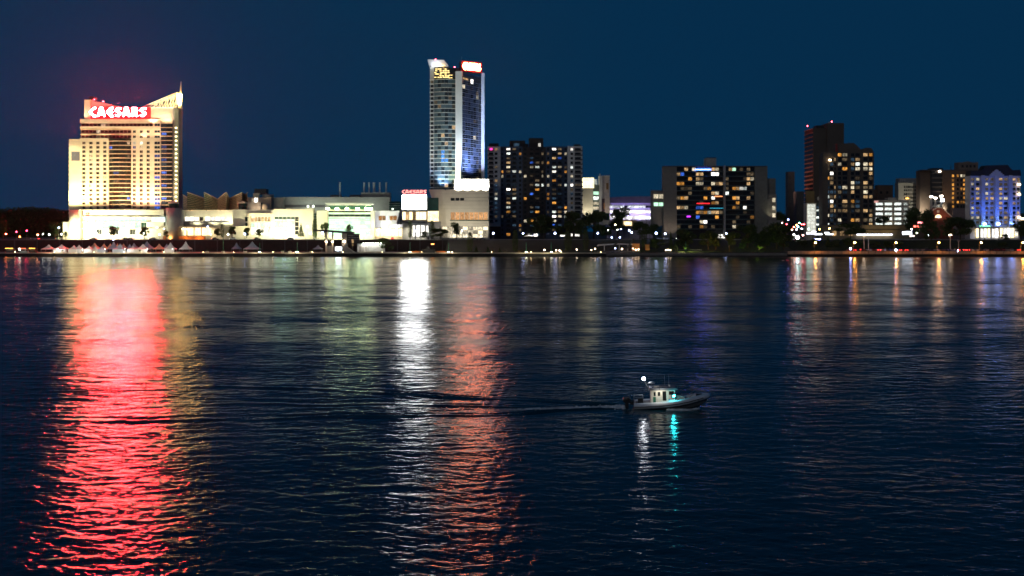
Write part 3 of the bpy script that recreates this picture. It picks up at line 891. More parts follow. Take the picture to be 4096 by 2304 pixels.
# theatre block with the slanted wall
C = Bld('theatre_block', 'beige windowed theatre block with a slanted end wall below the glass tower', 1840, 812)
bei = M('beige_panel', (0.52, 0.49, 0.42), .75, .1, .3)
C.poly('slanted_wall', bei, [(1715.5, 758), (1802, 758), (1802, 905), (1757, 905)], 0, 30)
C.facade(bei, 1802.05, 758, 1955, 905, [(1802.5 + 18.8 * i, 1819 + 18.8 * i) for i in range(8)], [(791.5, 803), (849, 879)],
         lambda i, j: (gdark if i < 3 else None) if j == 0 else LIT('lit_restaurant', (1.0, .5, .2), .75, 7, .4, .3), d=0, reveal=.8)
C.box('hall', bei, 1803, 759, 1955, 905, 1.1, 30)
for y in (789.5, 803.6): C.box('joint', darkc, 1858, y - .5, 1955, y + .5, -.06, .05)
C.box('ledge', ggreen, 1800, 880, 1957, 883, -.8, .1)
for y in (775, 820, 835, 893): C.box('joint', M('joint_grey', (.3, .28, .24), .8), 1760, y - .3, 1955, y + .3, -.04, .04)
for i in range(9):
    for j, y in enumerate((907, 922, 937)):
        C.box('lobby_glass', lit_pale if (i + j) % 4 else lit_casino, 1770 + 20.4 * i, y, 1788 + 20.4 * i, y + 13, .4, .8)
C.box('lobby_back', greyc, 1757, 905.1, 1955, 957, .9, 28)
for y in (920.3, 935.3): C.box('transom', cream, 1766, y, 1955, y + 1.5, .2, .9)
FT = C.box('fly_tower', white, 1816, 715, 1956, 757.9, 4, 30)
for y in (722, 729): C.box('joint', M('joint_grey', (.3, .28, .24), .8), 1816, y - .3, 1956, y + .3, 3.95, 4.05)
for a, wv in ((1835, 11000), (1870, 11000), (1905, 11000), (1940, 11000)):
    C.flood(a, 757, -2.5, a, 733, 4, wv, (1.0, .95, .78), 140)
for a, wv in ((1745, 4000), (1800, 5000), (1860, 5000), (1920, 5500)):
    C.flood(a, 953, -22, a, 830, 0, wv * 2.0, (1, .9, .7), 100)

# ------------------------------------------------------------------ glass hotel tower
G = Bld('glass_hotel_tower', 'tallest glass hotel tower with white curved spine and red sign', 1830, 868)
gt = GLASS('tower_glass', (0.05, 0.09, 0.10), .35)
gt2 = GLASS('tower_glass_blue', (0.05, 0.08, 0.13), .35)
z, x = G.z, G.x
glass_alt = GLASS('tower_glass_dark', (0.02, 0.03, 0.035), .2)
# left bowed facade
nseg = 6
def bowpt(t): return (x(1736) + (x(1822) - x(1736)) * t, 1.0 - 2.6 * math.sin(math.pi * t))
bow(x(1736), x(1822), 1.0, z(757), z(318), 2.6).build('left_glass', gt, G.root)
G.box('left_edge', greyc, 1719, 270, 1736, 742, 2.2, 20)
for k in range(27):
    y = 318 + 16.6 * k
    bow(x(1735.5), x(1822.5), .85, z(y + .9), z(y - .9), 2.8).build('slab_edge', M('slab_pale', (0.6, 0.58, 0.46), .7), G.root)
    G.box('edge_window', gdark if k % 9 else lit_dim, 1722, y + 3, 1733, y + 14, 2.05, 2.4)
    G.box('edge_slab', stone, 1718, y - 1.2, 1736, y + 1.2, 1.8, 6)
    if y > 740: continue
    for i in range(nseg):
        ta, tb = (i + .06) / nseg, (i + .94) / nseg
        (xa, ya), (xb, yb) = bowpt(ta), bowpt(tb)
        mt = gt
        rv = random.random()
        if 575 < y < 640 and i < 4 and rv < .32: mt = LIT('lit_neon_blue', (.05, .3, 1.0), .9, 5, 0.0, .6)
        elif rv < .03: mt = lit_warm
        elif rv < .07: mt = lit_dim
        elif rv < .5: mt = glass_alt
        v = [(xa, ya - .1, z(y + 15)), (xb, yb - .1, z(y + 15)), (xb, yb - .1, z(y + 1.6)), (xa, ya - .1, z(y + 1.6))]
        v += [(a, b + .3, c) for a, b, c in v]
        MB().add(v, [(0, 1, 2, 3), (7, 6, 5, 4), (0, 4, 5, 1), (1, 5, 6, 2), (2, 6, 7, 3), (3, 7, 4, 0)]).build('window', mt, G.root)
# lit lounge at the top and the flared cap
bow(x(1736), x(1822), 1.6, z(318), z(272), 2.6).build('lounge_glass', gdark, G.root)
for r_, y in enumerate((276, 283, 290, 296, 303, 309)):
    for i in range(6):
        if random.random() < (.9 if r_ in (1, 2, 5) else .55):
            a = 1740 + 10 * i + random.uniform(-2, 2)
            G.box('lounge_light', E('lounge_gold', (1.0, .75, .28), 2.2), a, y, a + 8, y + 3.2, -2.4, -1.7)
for a in (1795, 1801):
    for y in (300, 311): G.box('lounge_light', E('lounge_gold', (1.0, .75, .28), 2.2), a, y, a + 9, y + 2, -1.2, -.6)
G.poly('cap', white, [(1711, 240), (1776, 242), (1793, 262), (1793, 266), (1736, 268), (1720, 272), (1713, 252)], -3, 16)
G.flood(1745, 274, -6, 1745, 256, -2, 2500, (.85, .85, 1.0), 130)
G.flood(1770, 274, -4, 1772, 258, -1, 1500, (1, .6, .2), 130)
# white spine: curved outline, wider at the foot
sp = [(1822, 757), (1822, 286), (1849, 286), (1849.5, 560), (1848, 620), (1843, 670), (1843, 757)]
G.poly('spine', M('spine_white', (0.68, 0.66, 0.58), .6, .08), sp, -1.6, 16)
G.poly('penthouse', darkc, [(1800, 290), (1800, 268), (1838, 268), (1838, 290)], 6, 18)
# right facade turns away to the right
ang = math.atan2(26.0, x(1925) - x(1849))
hy = math.hypot(26.0, x(1925) - x(1849))
def rf(u, w=0.0):   # point on the right facade, u along 0..1, w outwards
    return (x(1849) + (x(1925) - x(1849)) * u * (1 + 26 / 868 * u * 0) + w * math.sin(ang), 26 * u - w * math.cos(ang))
def slab(u0, u1, z0, z1, w0, w1, nm, mt):
    a, b, c, d = rf(u0, w0), rf(u1, w0), rf(u1, w1), rf(u0, w1)
    return MB().prism([d, c, b, a], z0, z1, 'z').build(nm, mt, G.root)
# perspective: keep the far end where the photo has it
k_far = (868 + 26) / 868
_x1925 = (Wx(1925, 868 + 26) - G.root.location.x)
def rf(u, w=0.0):
    return (x(1849) + (_x1925 - x(1849)) * u + w * math.sin(ang), 26 * u - w * math.cos(ang))
ztop = z(290)
slab(0, 1, z(757), ztop, -6, 0, 'right_glass', gt2)
for k in range(27):
    zz0 = z(320) - 16.6 * G.S * k
    if zz0 < z(745): break
    slab(0, 1, zz0 - .12, zz0 + .12, .02, .3, 'slab_edge', metal)
    slab(0, 1, zz0 - 1.7, zz0 - 1.58, .02, .2, 'transom', metal)
    for i in range(7):
        rv = random.random()
        mt = gt2
        if rv < .025: mt = lit_pale
        elif rv < .06: mt = lit_dim
        elif rv < .5: mt = glass_alt
        slab((i + .05) / 7, (i + .95) / 7, zz0 - 2.9, zz0 - .25, .01, .12, 'window', mt)
slab(.05, .3, z(316), z(309), .02, .2, 'window', lit_warm); slab(.44, .56, z(326), z(309), .02, .2, 'window', lit_bright)
_fx0, _fx1 = Wx(1925, 894) - G.root.location.x, Wx(1938, 894) - G.root.location.x
MB().box(_fx0, _fx1, 24, 40, z(757), ztop + 3).build('right_fin', white, G.root)
MB().prism([rf(0), rf(1), (_fx1, 40), (x(1822), 16)], z(757), ztop - 2, 'z').build('core', greyc, G.root)
for a, d, wv, c, t in ((1765, -8, 60000, (.7, .8, 1), 640), (1812, -7, 50000, (1, .95, .5), 640), (1838, -9, 34000, (1, .9, .6), 600), (1838, -30, 110000, (1, .95, .75), 420), (1770, -30, 130000, (.9, .95, .8), 440)):
    G.flood(a, 756, d, a, t, 0, wv * .55, c, 80)
G.flood(1880, 714, -8, 1872, 560, 6, 90000, (.3, .45, 1.0), 90)
G.flood(1900, 714, -4, 1895, 600, 14, 90000, (.3, .42, 1.0), 80)
G.flood(1775, 756, -9, 1775, 690, 0, 30000, (.35, .55, 1.0), 90)
G.flood(1800, 770, -60, 1800, 500, 0, 130000, (.6, .8, 1.0), 60)
G.flood(1915, 714, -4, 1905, 520, 18, 60000, (.4, .5, 1.0), 70)
G.flood(1945, 714, 10, 1931, 560, 26, 9000, (.75, .75, 1.0), 80)
S3 = thing('tilted_rooftop_sign', 'red neon lettered sign on the roof corner of the glass hotel tower', 'sign', (G.root.location.x + rf(.06)[0], 868 + 26 * .06, 10 + ztop), ang * .55)
Ls = (x(1910) - x(1841)) / math.cos(ang * .55)
piece('sign_glow_board', M('sign_glow_board', (0.7, 0.05, 0.07)), S3, -1.6, Ls + 1.2, .3, .7, 1.0, 9.4)
letters(S3, 'CAESARS', -.2, Ls - .4, 2.6, 7.8, 0.1, E('neon_red_tower', (1.0, .24, .08), 140.0), E('neon_red_halo3', (1, .01, .04), 7.0), .3, .15)
piece('support', darkm, S3, 0, Ls, .2, .5, 0.0, 1.0)
MB().cyl(x(1846), 8, ztop, z(218), .18, .06, 6).build('antenna', metal, G.root)
MB().box(x(1836), x(1842), 4, 10, ztop, z(243)).build('rooftop_unit', darkm, G.root)
beacon(1742, 237.5, 870, 'red aviation beacon on the flared white cap of the glass tower', 1.2)
beacon(1819, 268, 874, 'red aviation beacon on the dark roof between cap and red sign', 1.5)
# ------------------------------------------------------------------ dark blue apartment tower
D = Bld('blue_apartment_tower', 'dark blue apartment tower with white balcony ends and scattered lit windows', 2160, 852)
navy = M('navy_wall', (0.018, 0.04, 0.085), .75, .2)
black = M('black_wall', (0.012, 0.013, 0.016), .8, .2)
wend = M('white_end_wall', (0.5, 0.51, 0.52), .8, .15)
rowsD = [(592.5 + 17.9 * k, 602.5 + 17.9 * k) for k in range(20)]
D.box('core', black, 1953, 588, 2328, 957, 1.0, 20)
mixD = lambda s, d: chooser(s, [(.07, lit_pale), (.04, lit_white), (.07, lit_warm), (.04, lit_amber), (.03, lit_bright), (.025, lit_blue), (.2, lit_dim), (.12, lit_dimb)], d)
lowD = lambda s: chooser(s, [(.06, lit_pale), (.06, lit_amber), (.06, lit_dim), (.03, lit_white)], gdark)
D.facade(wend, 1951, 587, 2002, 906, [(1955, 1973), (1979, 1990)], rowsD[:17], lambda i, j: gdark if i == 0 else mixD(21 + j, gdark)(0, 0), d=-1.4, reveal=1.3)
D.facade(wend, 2270, 585, 2329, 906, [(2282, 2292), (2299, 2323)], rowsD[:17], lambda i, j: gdark if i == 1 and j % 8 else mixD(51 + j + i, gdark)(0, 0), d=-1.4, reveal=1.3)
for k in range(17):
    y = 601 + 17.9 * k
    D.box('balcony', darkc, 1949, y, 1975, y + 5, -2.6, -1.42)
    D.box('balcony', darkc, 2298, y, 2331, y + 5, -2.6, -1.42)
mid = lambda px0, px1, cols, mt, pk, t: D.facade(mt, px0, t, px1, 957, cols, rowsD, pk, d=-.4, reveal=.6)
mid(2002.2, 2090, [(2006, 2013), (2026, 2041), (2050, 2064), (2076, 2085)], navy, lambda i, j, f=lowD(3), g=mixD(4, gdark): (f if i in (0, 3) else g)(i, j), 586)
mid(2090.2, 2183, [(2096, 2106), (2120, 2133), (2141, 2157), (2166, 2174)], black, lambda i, j, f=lowD(5), g=mixD(6, gdark): (f if i in (0, 3) else g)(i, j), 588)
mid(2183.2, 2269.8, [(2188, 2197), (2209, 2224), (2232, 2246), (2258, 2267)], navy, lambda i, j, f=lowD(7), g=mixD(8, gdark): (f if i in (0, 3) else g)(i, j), 586)
for k in range(19):
    y = 600 + 17.9 * k
    for a, b in ((2023, 2044), (2047, 2067), (2117, 2136), (2138, 2160), (2206, 2227), (2229, 2249)):
        D.box('balcony', black, a, y + 1, b, y + 5, -1.6, -.42)
for a, t, b, mt in ((1956, 572, 1994, black), (2038, 561, 2101, black), (2101.2, 574, 2114, black), (2116, 551, 2174, black), (2298, 576, 2322, black)):
    D.box('penthouse', mt, a, t, b, 588, 3, 14)
D.box('window', lit_bright, 2153, 572, 2163, 585, 2.7, 3.1)
D.box('window', lit_dimb, 2055, 571, 2077, 584, 2.7, 3.1)
for a, t in ((2116, 532), (2162, 537), (2234, 563), (2253, 562), (2275, 562), (2305, 566), (2317, 568)):
    MB().cyl(D.x(a), 6, D.z(588), D.z(t), .1, .04, 5).build('antenna', darkm, D.root)
D.box('window', E('magenta_sign', (1.0, .05, .4), 2.2), 1959, 594, 1970, 601, -2.9, -2.6)
for a, b in ((2098, 2130), (2135, 2150), (2240, 2262), (2282, 2294), (2300, 2318)):
    D.box('ground_floor_window', lit_bright, a, 935, b, 945, -.9, -.5)

# ------------------------------------------------------------------ lantern office
L1 = Bld('lantern_office', 'pale office with a glowing lantern top and tall banner slab', 2383, 862)
L1.box('drum_wall', stone, 2329, 752, 2372, 900, 0, 16)
L1.box('lantern', LIT('lantern_glow', (1.0, .88, .5), 1.9, 3, .8, .05), 2328, 711, 2376, 751.8, 0, 12)
for y in (716, 721, 744): L1.box('lantern_band', M('band_gold', (.6, .5, .3), .6), 2327.5, y - .5, 2376.5, y + .5, -.1, 12.1)
L1.facade(M('office_green', (.12, .16, .15), .7), 2372.2, 738, 2397, 900, [(2374, 2395)], [(766, 779), (786, 799), (808, 819), (827, 838), (847, 857)], lambda i, j: [lit_green, lit_white, lit_pale, lit_pale, gdark][j], d=1, reveal=.5)
L1.box('stair_glass', LIT('stair_pale', (.9, 1, .9), .5), 2376, 716, 2390, 737.8, 3, 9)
L1.box('slab_tower', wend, 2397.2, 703, 2410, 900, -1, 10)
L1.box('slab_tower', M('slab_pink', (.5, .45, .42), .8), 2411, 702, 2439, 900, 0, 14)
L1.box('mast', metal, 2399, 694, 2403, 703, 2, 3)
L1.box('emblem', M('emblem_brown', (.2, .11, .04), .6), 2425, 732, 2434, 758, -.2, .1)
L1.box('banner', M('banner_dark', (.05, .03, .05), .6), 2406.5, 794, 2418, 856, -1.6, -1.35)
L1.box('banner_panel', M('banner_orange', (.5, .22, .06), .6), 2414, 812, 2418, 836, -1.7, -1.61)
L1.box('lower_glass', ggreen, 2419, 853, 2438, 880, -.2, .1)
L1.box('lower_wall', stone, 2412, 882, 2440, 898, -.3, .1)
L1.flood(2350, 898, -8, 2350, 780, 0, 16000, (1, .9, .65), 70)
L1.flood(2420, 898, -8, 2420, 760, 0, 5000, (1, .8, .6), 70)

# ------------------------------------------------------------------ violet-lit arena
V = Bld('violet_arena', 'low violet-lit building with dark roof and rows of white lit windows', 2525, 905)
V.box('hall', M('violet_wall', (.5, .47, .62), .7), 2436, 812, 2612, 960, 1.0, 30)
V.poly('roof', darkc, [(2436, 812), (2436, 790), (2500, 786), (2612, 785), (2612, 812)], -1.5, 32)
for y0, y1, mt in ((823, 831, lit_white), (842, 852, lit_bright), (864, 876, lit_bright)):
    for i in range(12):
        V.box('window', mt if random.random() < (.6 if y0 == 823 else .95) else gdark, 2440 + 14.3 * i, y0, 2453 + 14.3 * i, y1, .4, .9)
for i in range(5):
    V.flood(2450 + 37 * i, 880, -7, 2450 + 37 * i, 830, 1, 4800, (.5, .38, 1.0), 125)
V.box('lower_hall', M('warm_wall', (.5, .38, .2), .8), 2470, 881, 2545, 905, -3, 1)
V.box('lower_window', lit_gold, 2492, 886, 2525, 902, -3.4, -3.1)

# ------------------------------------------------------------------ long slab apartment
Q = Bld('slab_apartment_block', 'long dark balcony apartment block with blank grey end walls', 2860, 846)
endw = M('end_wall', (.19, .185, .17), .85, .18)
Q.box('end_wall', endw, 2653, 668, 2706, 957, -1.5, 16)
Q.box('end_wall', M('end_wall_olive', (.15, .155, .135), .85), 3018, 665, 3068, 957, -1.5, 16)
Q.box('core', black, 2706.2, 667, 3017.8, 957, 1.2, 15)
Q.box('roof_edge', darkc, 2652, 664, 3069, 667, -1.8, 16.2)
rowsQ = [(671 + 19.15 * k, 683 + 19.15 * k) for k in range(13)]
rq = random.Random(31)
segs = [(2708 + 15.4 * i, 2721.5 + 15.4 * i) for i in range(12)] + [(2902 + 14.4 * i, 2915 + 14.4 * i) for i in range(8)]
special = {(2, 0): lit_warm, (5, 1): lit_warm, (6, 1): lit_warm, (9, 1): lit_bright, (10, 1): lit_bright, (5, 3): lit_pale, (6, 3): lit_pale, (9, 3): lit_pale, (10, 3): lit_warm,
           (8, 0): lit_warm, (9, 0): lit_warm, (10, 0): lit_pale, (3, 2): lit_amber, (0, 3): lit_amber, (1, 3): lit_amber, (11, 3): lit_warm, (5, 2): lit_warm, (6, 2): lit_dim, (9, 5): lit_warm, (10, 5): lit_pale, (0, 1): lit_warm, (1, 1): lit_blue,
           (18, 2): lit_warm, (19, 2): lit_pale, (18, 3): lit_warm, (16, 4): lit_bright, (17, 4): lit_white, (15, 4): lit_warm, (14, 4): lit_amber, (0, 8): lit_warm, (1, 8): lit_warm, (2, 8): lit_pale, (5, 8): lit_blue, (6, 8): lit_blue, (9, 7): lit_amber, (10, 7): lit_warm,
           (5, 9): lit_amber, (6, 9): lit_warm, (7, 9): lit_amber, (9, 9): lit_warm, (10, 9): lit_warm, (17, 8): lit_bright, (19, 10): lit_amber, (5, 10): lit_blue, (6, 11): lit_pale, (7, 11): lit_bright, (6, 12): lit_amber, (2, 6): lit_warm, (1, 6): lit_amber, (9, 6): lit_bright, (14, 6): lit_amber, (15, 6): lit_warm, (18, 6): lit_warm, (14, 0): lit_green, (13, 0): lit_warm}
for j, (a, b) in enumerate(rowsQ):
    for i, (u, v) in enumerate(segs):
        mt = special.get((i, j)) or rq.choices([gdark, lit_dim, lit_pale, lit_amber, lit_white, black], [15, 4, .3, .5, .3, 8])[0]
        if mt is black: continue
        Q.box('window', mt, u, a, v, b, .7, 1.1)
    for u, v in ((2706.3, 2783), (2783.5, 2893), (2900.5, 2958), (2958.5, 3017.7)):
        Q.box('balcony', M('balcony_teal', (.055, .085, .085), .6), u, b + 1.2, v, b + 5.2, -1.2, 1.1)
Q.box('divider_fin', greyc, 2893.5, 662, 2900, 957, -2.6, 1.15)
Q.box('penthouse', greyc, 2826, 632, 2868, 664, 3, 12)
Q.box('penthouse_roof', darkm, 2829, 629, 2868, 632, 3, 12)
Q.box('sign_recess', M('recess_blue', (0.12, 0.13, 0.17)), 2788, 664.5, 2842, 683, -1.9, -1.3)
Q.box('neon_strip', E('neon_blue', (.06, .14, 1.0), 26), 2780, 677, 2841, 680.5, -2.4, -2.0)
Q.box('neon_strip', E('neon_crimson', (1, .02, .03), 2.6), 2786, 812.5, 2838, 815.5, -1.6, -1.3)
Q.box('neon_strip', E('neon_cyan', (.05, .55, .8), 1.2), 2838, 832, 2892, 833.8, -1.6, -1.3)
Q.box('neon_strip', E('neon_orange', (1, .3, .1), 2.2), 2857, 784, 2888, 787.5, -1.6, -1.3)
Q.box('neon_strip', E('neon_violet', (.6, .05, 1.0), 2.0), 2746, 863, 2761, 869, -1.6, -1.3)
Q.box('annex', endw, 2610, 764, 2652.9, 905, 1, 12)
MB().cyl(Q.x(2631), 6, Q.z(764), Q.z(761), 5, 5, 16).build('annex_drum', endw, Q.root)
Q.box('window', lit_bright, 2616, 777, 2655.5, 794, -.2, 1.3) if False else None
for a, y in ((2616, 777), (2636, 777), (2616, 810), (2636, 810)):
    Q.box('window', lit_pale if y == 777 else lit_green, a, y, a + 17, y + (17 if y == 777 else 14), .6, 1.1)
Q.box('rear_step', M('end_wall_olive', (.15, .155, .135)), 3068.2, 713, 3105, 957, 2, 14)
Q.box('rear_annex', endw, 3068.3, 776, 3105.5, 957, 0, 1.9)
for y in (792, 824, 853): Q.box('window', lit_pale, 3089, y, 3101, y + 16, -.3, .2)
Q.box('low_wing', endw, 3068, 881, 3130, 957, -4, -.2)
for a in (2862, 2880):
    Q.box('entrance_light', lit_bright, a, 938, a + 15, 952, -3, -2.6)
Q.flood(2680, 953, -12, 2680, 880, -1.5, 3500, (1, .75, .55), 80)
Q.flood(3085, 880, -6, 3085, 820, 0, 1500, (1, .9, .6), 90)
R2 = random.Random(5)

# ------------------------------------------------------------------ downtown, right of the side street
N1 = Bld('brown_office_tower', 'tall brown office tower with ribbed reddish left flank', 3310, 915)
brn = M('tower_brown', (.085, .07, .055), .85, .15)
redb = M('tower_redbrown', (.22, .075, .045), .8, .2)
xl, xr, xt = N1.x(3254), N1.x(3306), N1.x(3373)
MB().box(xl, xr, 0, 27, 0, N1.z(512)).build('shaft', brn, N1.root)
MB().box(xr + .01, xt, -2, 27, 0, N1.z(493)).build('tall_shaft', brn, N1.root)
MB().box(xl - .25, xl - .01, .3, 26.7, 0, N1.z(513)).build('flank', redb, N1.root)
for k in range(18):
    zz0 = N1.z(530 + 17.1 * k)
    MB().box(xl - .75, xl - .26, .2, 26.8, zz0 - .3, zz0 + .35).build('flank_ledge', M('ledge_salmon', (.62, .24, .15), .7), N1.root)
    for j in range(5):
        piece('window', gdark, N1.root, xl - .34, xl - .26, 1 + 5.2 * j, 5.4 + 5.2 * j, zz0 - 2.5, zz0 - .7)
MB().box(xl - .6, xl - .26, .2, 26.8, N1.z(516), N1.z(512)).build('flank_ledge', M('ledge_salmon', (.62, .24, .15), .7), N1.root)
lamp(N1.root, (xl - 30, 14, 30), (xl, 14, 62), 9000, (1, .5, .32), 80)  # lamps added out to the left to light the dark flank
lamp(N1.root, (xl - 30, 14, 30), (xl, 14, 40), 4000, (1, .5, .32), 80)
N1.box('rooftop_unit', darkm, 3275, 498, 3306, 512, 8, 20)
N1.box('left_block', darkc, 3194, 678, 3221, 957, 34.5, 50)
N1.box('annex', M('annex_dark', (.09, .09, .1), .8), 3189, 765, 3220, 957, 3, 30)
N1.box('annex_gold', M('annex_gold', (.25, .17, .06), .7), 3221.5, 765, 3253.5, 940, -3, -.2)
for k in range(8): N1.box('light_strip', E('strip_gold', (1, .8, .15), 1.5), 3221.5, 830 + k * 12, 3227, 834 + k * 12, -3.3, -3.05)
beacon(3230, 504, 925, 'red aviation beacon on the front corner of the brown office tower', 2)
beacon(3327, 487, 925, 'red aviation beacon on the highest roof of the brown office tower', 1.5)
m = MB(); m.ball(N1.x(3333), 10, N1.z(493), 2.2, 12, 6); m.build('roof_dome', metal, N1.root, True)
N2 = Bld('lit_stair_wing', 'narrow brightly lit white glass stair wing at the street corner', 3250, 880)
N2.box('frame', stone, 3228, 812, 3266, 957, 1, 10)
for i in range(4):
    for j in range(8):
        N2.box('window', LIT('stair_white', (.97, 1, .88), .85, 3, .6, .15), 3231 + 8 * i, 817 + 13.8 * j, 3238 + 8 * i, 829 + 13.8 * j, .4, .95)
N2.box('side_glass', GLASS('tower_glass', (.05, .09, .10)), 3266.5, 812, 3296, 957, 3, 12)
for j in range(7): N2.box('side_window', lit_white if j % 2 else lit_dimb, 3268, 824 + 14 * j, 3293, 831 + 14 * j, 2.6, 3.1)
N2.box('corner_light', E('corner_glare', (.85, .95, 1.0), 8), 3281, 776, 3293, 786, 2, 3)
N2.box('sign_base', stone, 3276, 787, 3290, 800, 2, 5)
N2.flood(3247, 955, -8, 3247, 870, 1, 5200, (1, .97, .85), 70)

N3 = Bld('round_topped_apartments', 'brown apartment tower with stepped rounded top and many lit windows', 3395, 862)
tan = M('apartment_tan', (.10, .085, .068), .8, .2)
N3.poly('body', tan, [(3290, 905), (3290, 630), (3300, 606), (3345, 600), (3348, 575), (3416, 571), (3428, 580), (3440, 592), (3448, 600), (3450, 905)], 1.2, 24)
N3.poly('right_bay', tan, [(3450.2, 905), (3450.2, 596), (3470, 590), (3488, 592), (3495, 605), (3495, 905)], 0.9, 20)
rowsN = [(613 + 18.65 * k, 625 + 18.65 * k) for k in range(16)]
cN = [(3312, 3318), (3321, 3334), (3337, 3344), (3352, 3366), (3370, 3390), (3404, 3418), (3422, 3440)]
pkN = chooser(77, [(.06, lit_pale), (.05, lit_warm), (.03, lit_amber), (.04, lit_white), (.02, lit_bright), (.22, lit_dim), (.26, lit_dimb)], gdark)
N3.facade(tan, 3291, 610, 3450, 905, cN, rowsN, lambda i, j: None if (i < 3 and j < 1) else pkN(i, j), d=.0, reveal=.9)
pkR = chooser(78, [(.14, lit_pale), (.12, lit_warm), (.06, lit_amber), (.2, lit_dim)], gdark)
N3.facade(tan, 3450.3, 608, 3495, 905, [(3453, 3471), (3476, 3490)], rowsN, lambda i, j: [lit_warm, lit_amber][i] if j == 0 else lit_pale if j == 3 else pkR(i, j), d=-.3, reveal=.9)
for k in range(16):
    for a, b in ((3350, 3392), (3402, 3442), (3452, 3492)):
        N3.box('balcony', M('balcony_dark', (.05, .05, .05), .6), a, 626 + 18.65 * k, b, 629.5 + 18.65 * k, -1.2, -.31)
N3.box('red_fin', M('fin_red', (.28, .04, .03), .7), 3343, 575, 3350, 606, -.3, 1.1)
N3.box('balcony_light', E('balcony_glare', (1, .7, .4), 12), 3313, 637, 3322, 644, -1.8, -1.3)
N4 = Bld('beige_low_store', 'long low beige building with a bright white strip light', 3480, 842)
bl = M('store_beige', (.27, .215, .13), .85, .2)
N4.box('wall', bl, 3290, 901, 3640, 957, 0, 22)
N4.box('upper_band', M('store_dark', (.09, .075, .05), .85), 3440, 915, 3600, 921, -.2, .1)
N4.box('strip_light', E('strip_white', (.9, .92, 1.0), 5), 3425, 936, 3566, 941, -1.9, -1.4)
N4.box('awning', darkc, 3420, 932, 3570, 936, -2.2, .1)
for a in (3330, 3360, 3395): N4.box('window', lit_warm, a, 925, a + 16, 943, -.3, .1)
N4.box('roof_edge', darkc, 3288, 898.5, 3642, 901, -.6, 22)
for a in (3480, 3550): N4.flood(a, 931, -7, a, 910, 0, 700, (1, .75, .4), 130)
N5 = Bld('parking_garage', 'white parking garage with open decks of cold bright light', 3565, 892)
con = M('garage_concrete', (.45, .42, .36), .85, .15)
N5.box('core', darkc, 3492, 806, 3632, 957, 2.2, 30)
N5.facade(con, 3490, 800, 3634, 957, [(3503, 3533), (3539, 3570), (3578, 3607), (3615, 3632)], [(811 + 19.7 * j, 821 + 19.7 * j) for j in range(6)],
          lambda i, j: LIT('deck_light', (.9, 1, .93), 1.7, 6, .3, .25) if i < 3 else LIT('deck_dim', (.9, 1, .9), .45, 5, .3, .3), d=0, reveal=1.6)
N5.box('stair_head', con, 3560, 790, 3592, 800, 4, 14)
N5.box('sign_panel', LIT('pink_sign', (1, .5, .45), .7, 3, .6, .1), 3497, 803, 3513, 811, -.4, -.05)
for a in (3536, 3574): N5.flood(a, 955, -9, a, 860, 0, 3000, (1, .8, .5), 60)
N6 = Bld('brown_rear_block', 'plain dark brown block rising behind the parking garage', 3535, 990)
N6.box('body', brown, 3512, 742, 3572, 957, 0, 24); N6.box('step', brown, 3495, 757, 3512, 957, 2, 20)
N6.box('roof_edge', darkc, 3510, 740, 3574, 742, -.4, 24.5)
for a in (3520, 3545): N6.box('window', gdark, a, 765, a + 8, 775, -.2, .1)
N7 = Bld('white_office_block', 'pale classical office block with rows of small dark windows and gabled parapet', 3675, 930)
off = M('office_stone', (.31, .30, .26), .85, .15)
N7.facade(off, 3594, 734, 3754, 957, [(3616 + 8.4 * i, 3622 + 8.4 * i) for i in range(16)], [(743, 751.5), (757, 765), (771.5, 780), (786.5, 795), (801, 809), (815.5, 823), (832, 840)],
          chooser(90, [(.03, lit_dim), (.02, lit_pale)], gdark), d=0, reveal=.5)
N7.box('core', off, 3595, 735, 3753, 957, .8, 30)
N7.box('cornice', off, 3592, 731, 3756, 735, -.9, 30)
for y in (754, 783, 812): N7.box('string_course', off, 3612, y - 1, 3754, y + 1, -.5, .05)
N7.poly('gable', off, [(3672, 731), (3680, 722), (3684, 720), (3688, 722), (3696, 731)], -.6, 2)
N7.box('penthouse', M('penthouse_grey', (.25, .26, .27), .8), 3610, 711, 3725, 731, 8, 24)
for a in (3612, 3620, 3628): N7.box('vent', metal, a, 716, a + 4, 726, 6, 7)
N7.flood(3630, 860, -30, 3660, 780, 0, 22000, (1, .93, .75), 90)
N7.flood(3720, 860, -30, 3710, 780, 0, 22000, (1, .93, .75), 90)
N7.box('wall_light', E('amber_lamp', (1, .5, .1), 8), 3622, 792, 3632, 795, -1.4, -.9)
N8 = Bld('brown_hotel_block', 'brown brick hotel block with columns of amber windows', 3785, 905)
bh = M('hotel_brown', (.12, .085, .062), .85, .2)
N8.box('rear_wing', bh, 3687, 681, 3740, 957, 4, 26)
N8.box('stair_wing', M('stair_dark', (.05, .055, .06), .8), 3728, 682, 3770, 957, 1, 4)
for k in range(9):
    N8.box('balcony', M('balcony_grey', (.16, .15, .13), .8), 3728, 692 + 18 * k, 3770, 695.5 + 18 * k, -.6, 1.0)
N8.facade(bh, 3770, 681, 3882, 957, [(3808, 3817), (3827, 3836), (3842, 3850), (3853, 3860), (3862, 3869)], [(698 + 17.6 * j, 708 + 17.6 * j) for j in range(9)],
          lambda i, j, c=chooser(91, [(.3, lit_amber), (.15, lit_dim)], gdark): (lit_amber if i >= 3 and j < 7 and j != 0 else lit_pale if i >= 2 and j == 0 else lit_amber if i == 0 and j < 6 else c(i, j)), d=0, reveal=.5)
N8.box('core', bh, 3771, 682, 3881, 957, .8, 26)
N8.box('roof_edge', darkc, 3686, 679, 3884, 682, -.5, 26)
N8.box('roof_unit', darkm, 3736, 671, 3782, 679, 5, 15)
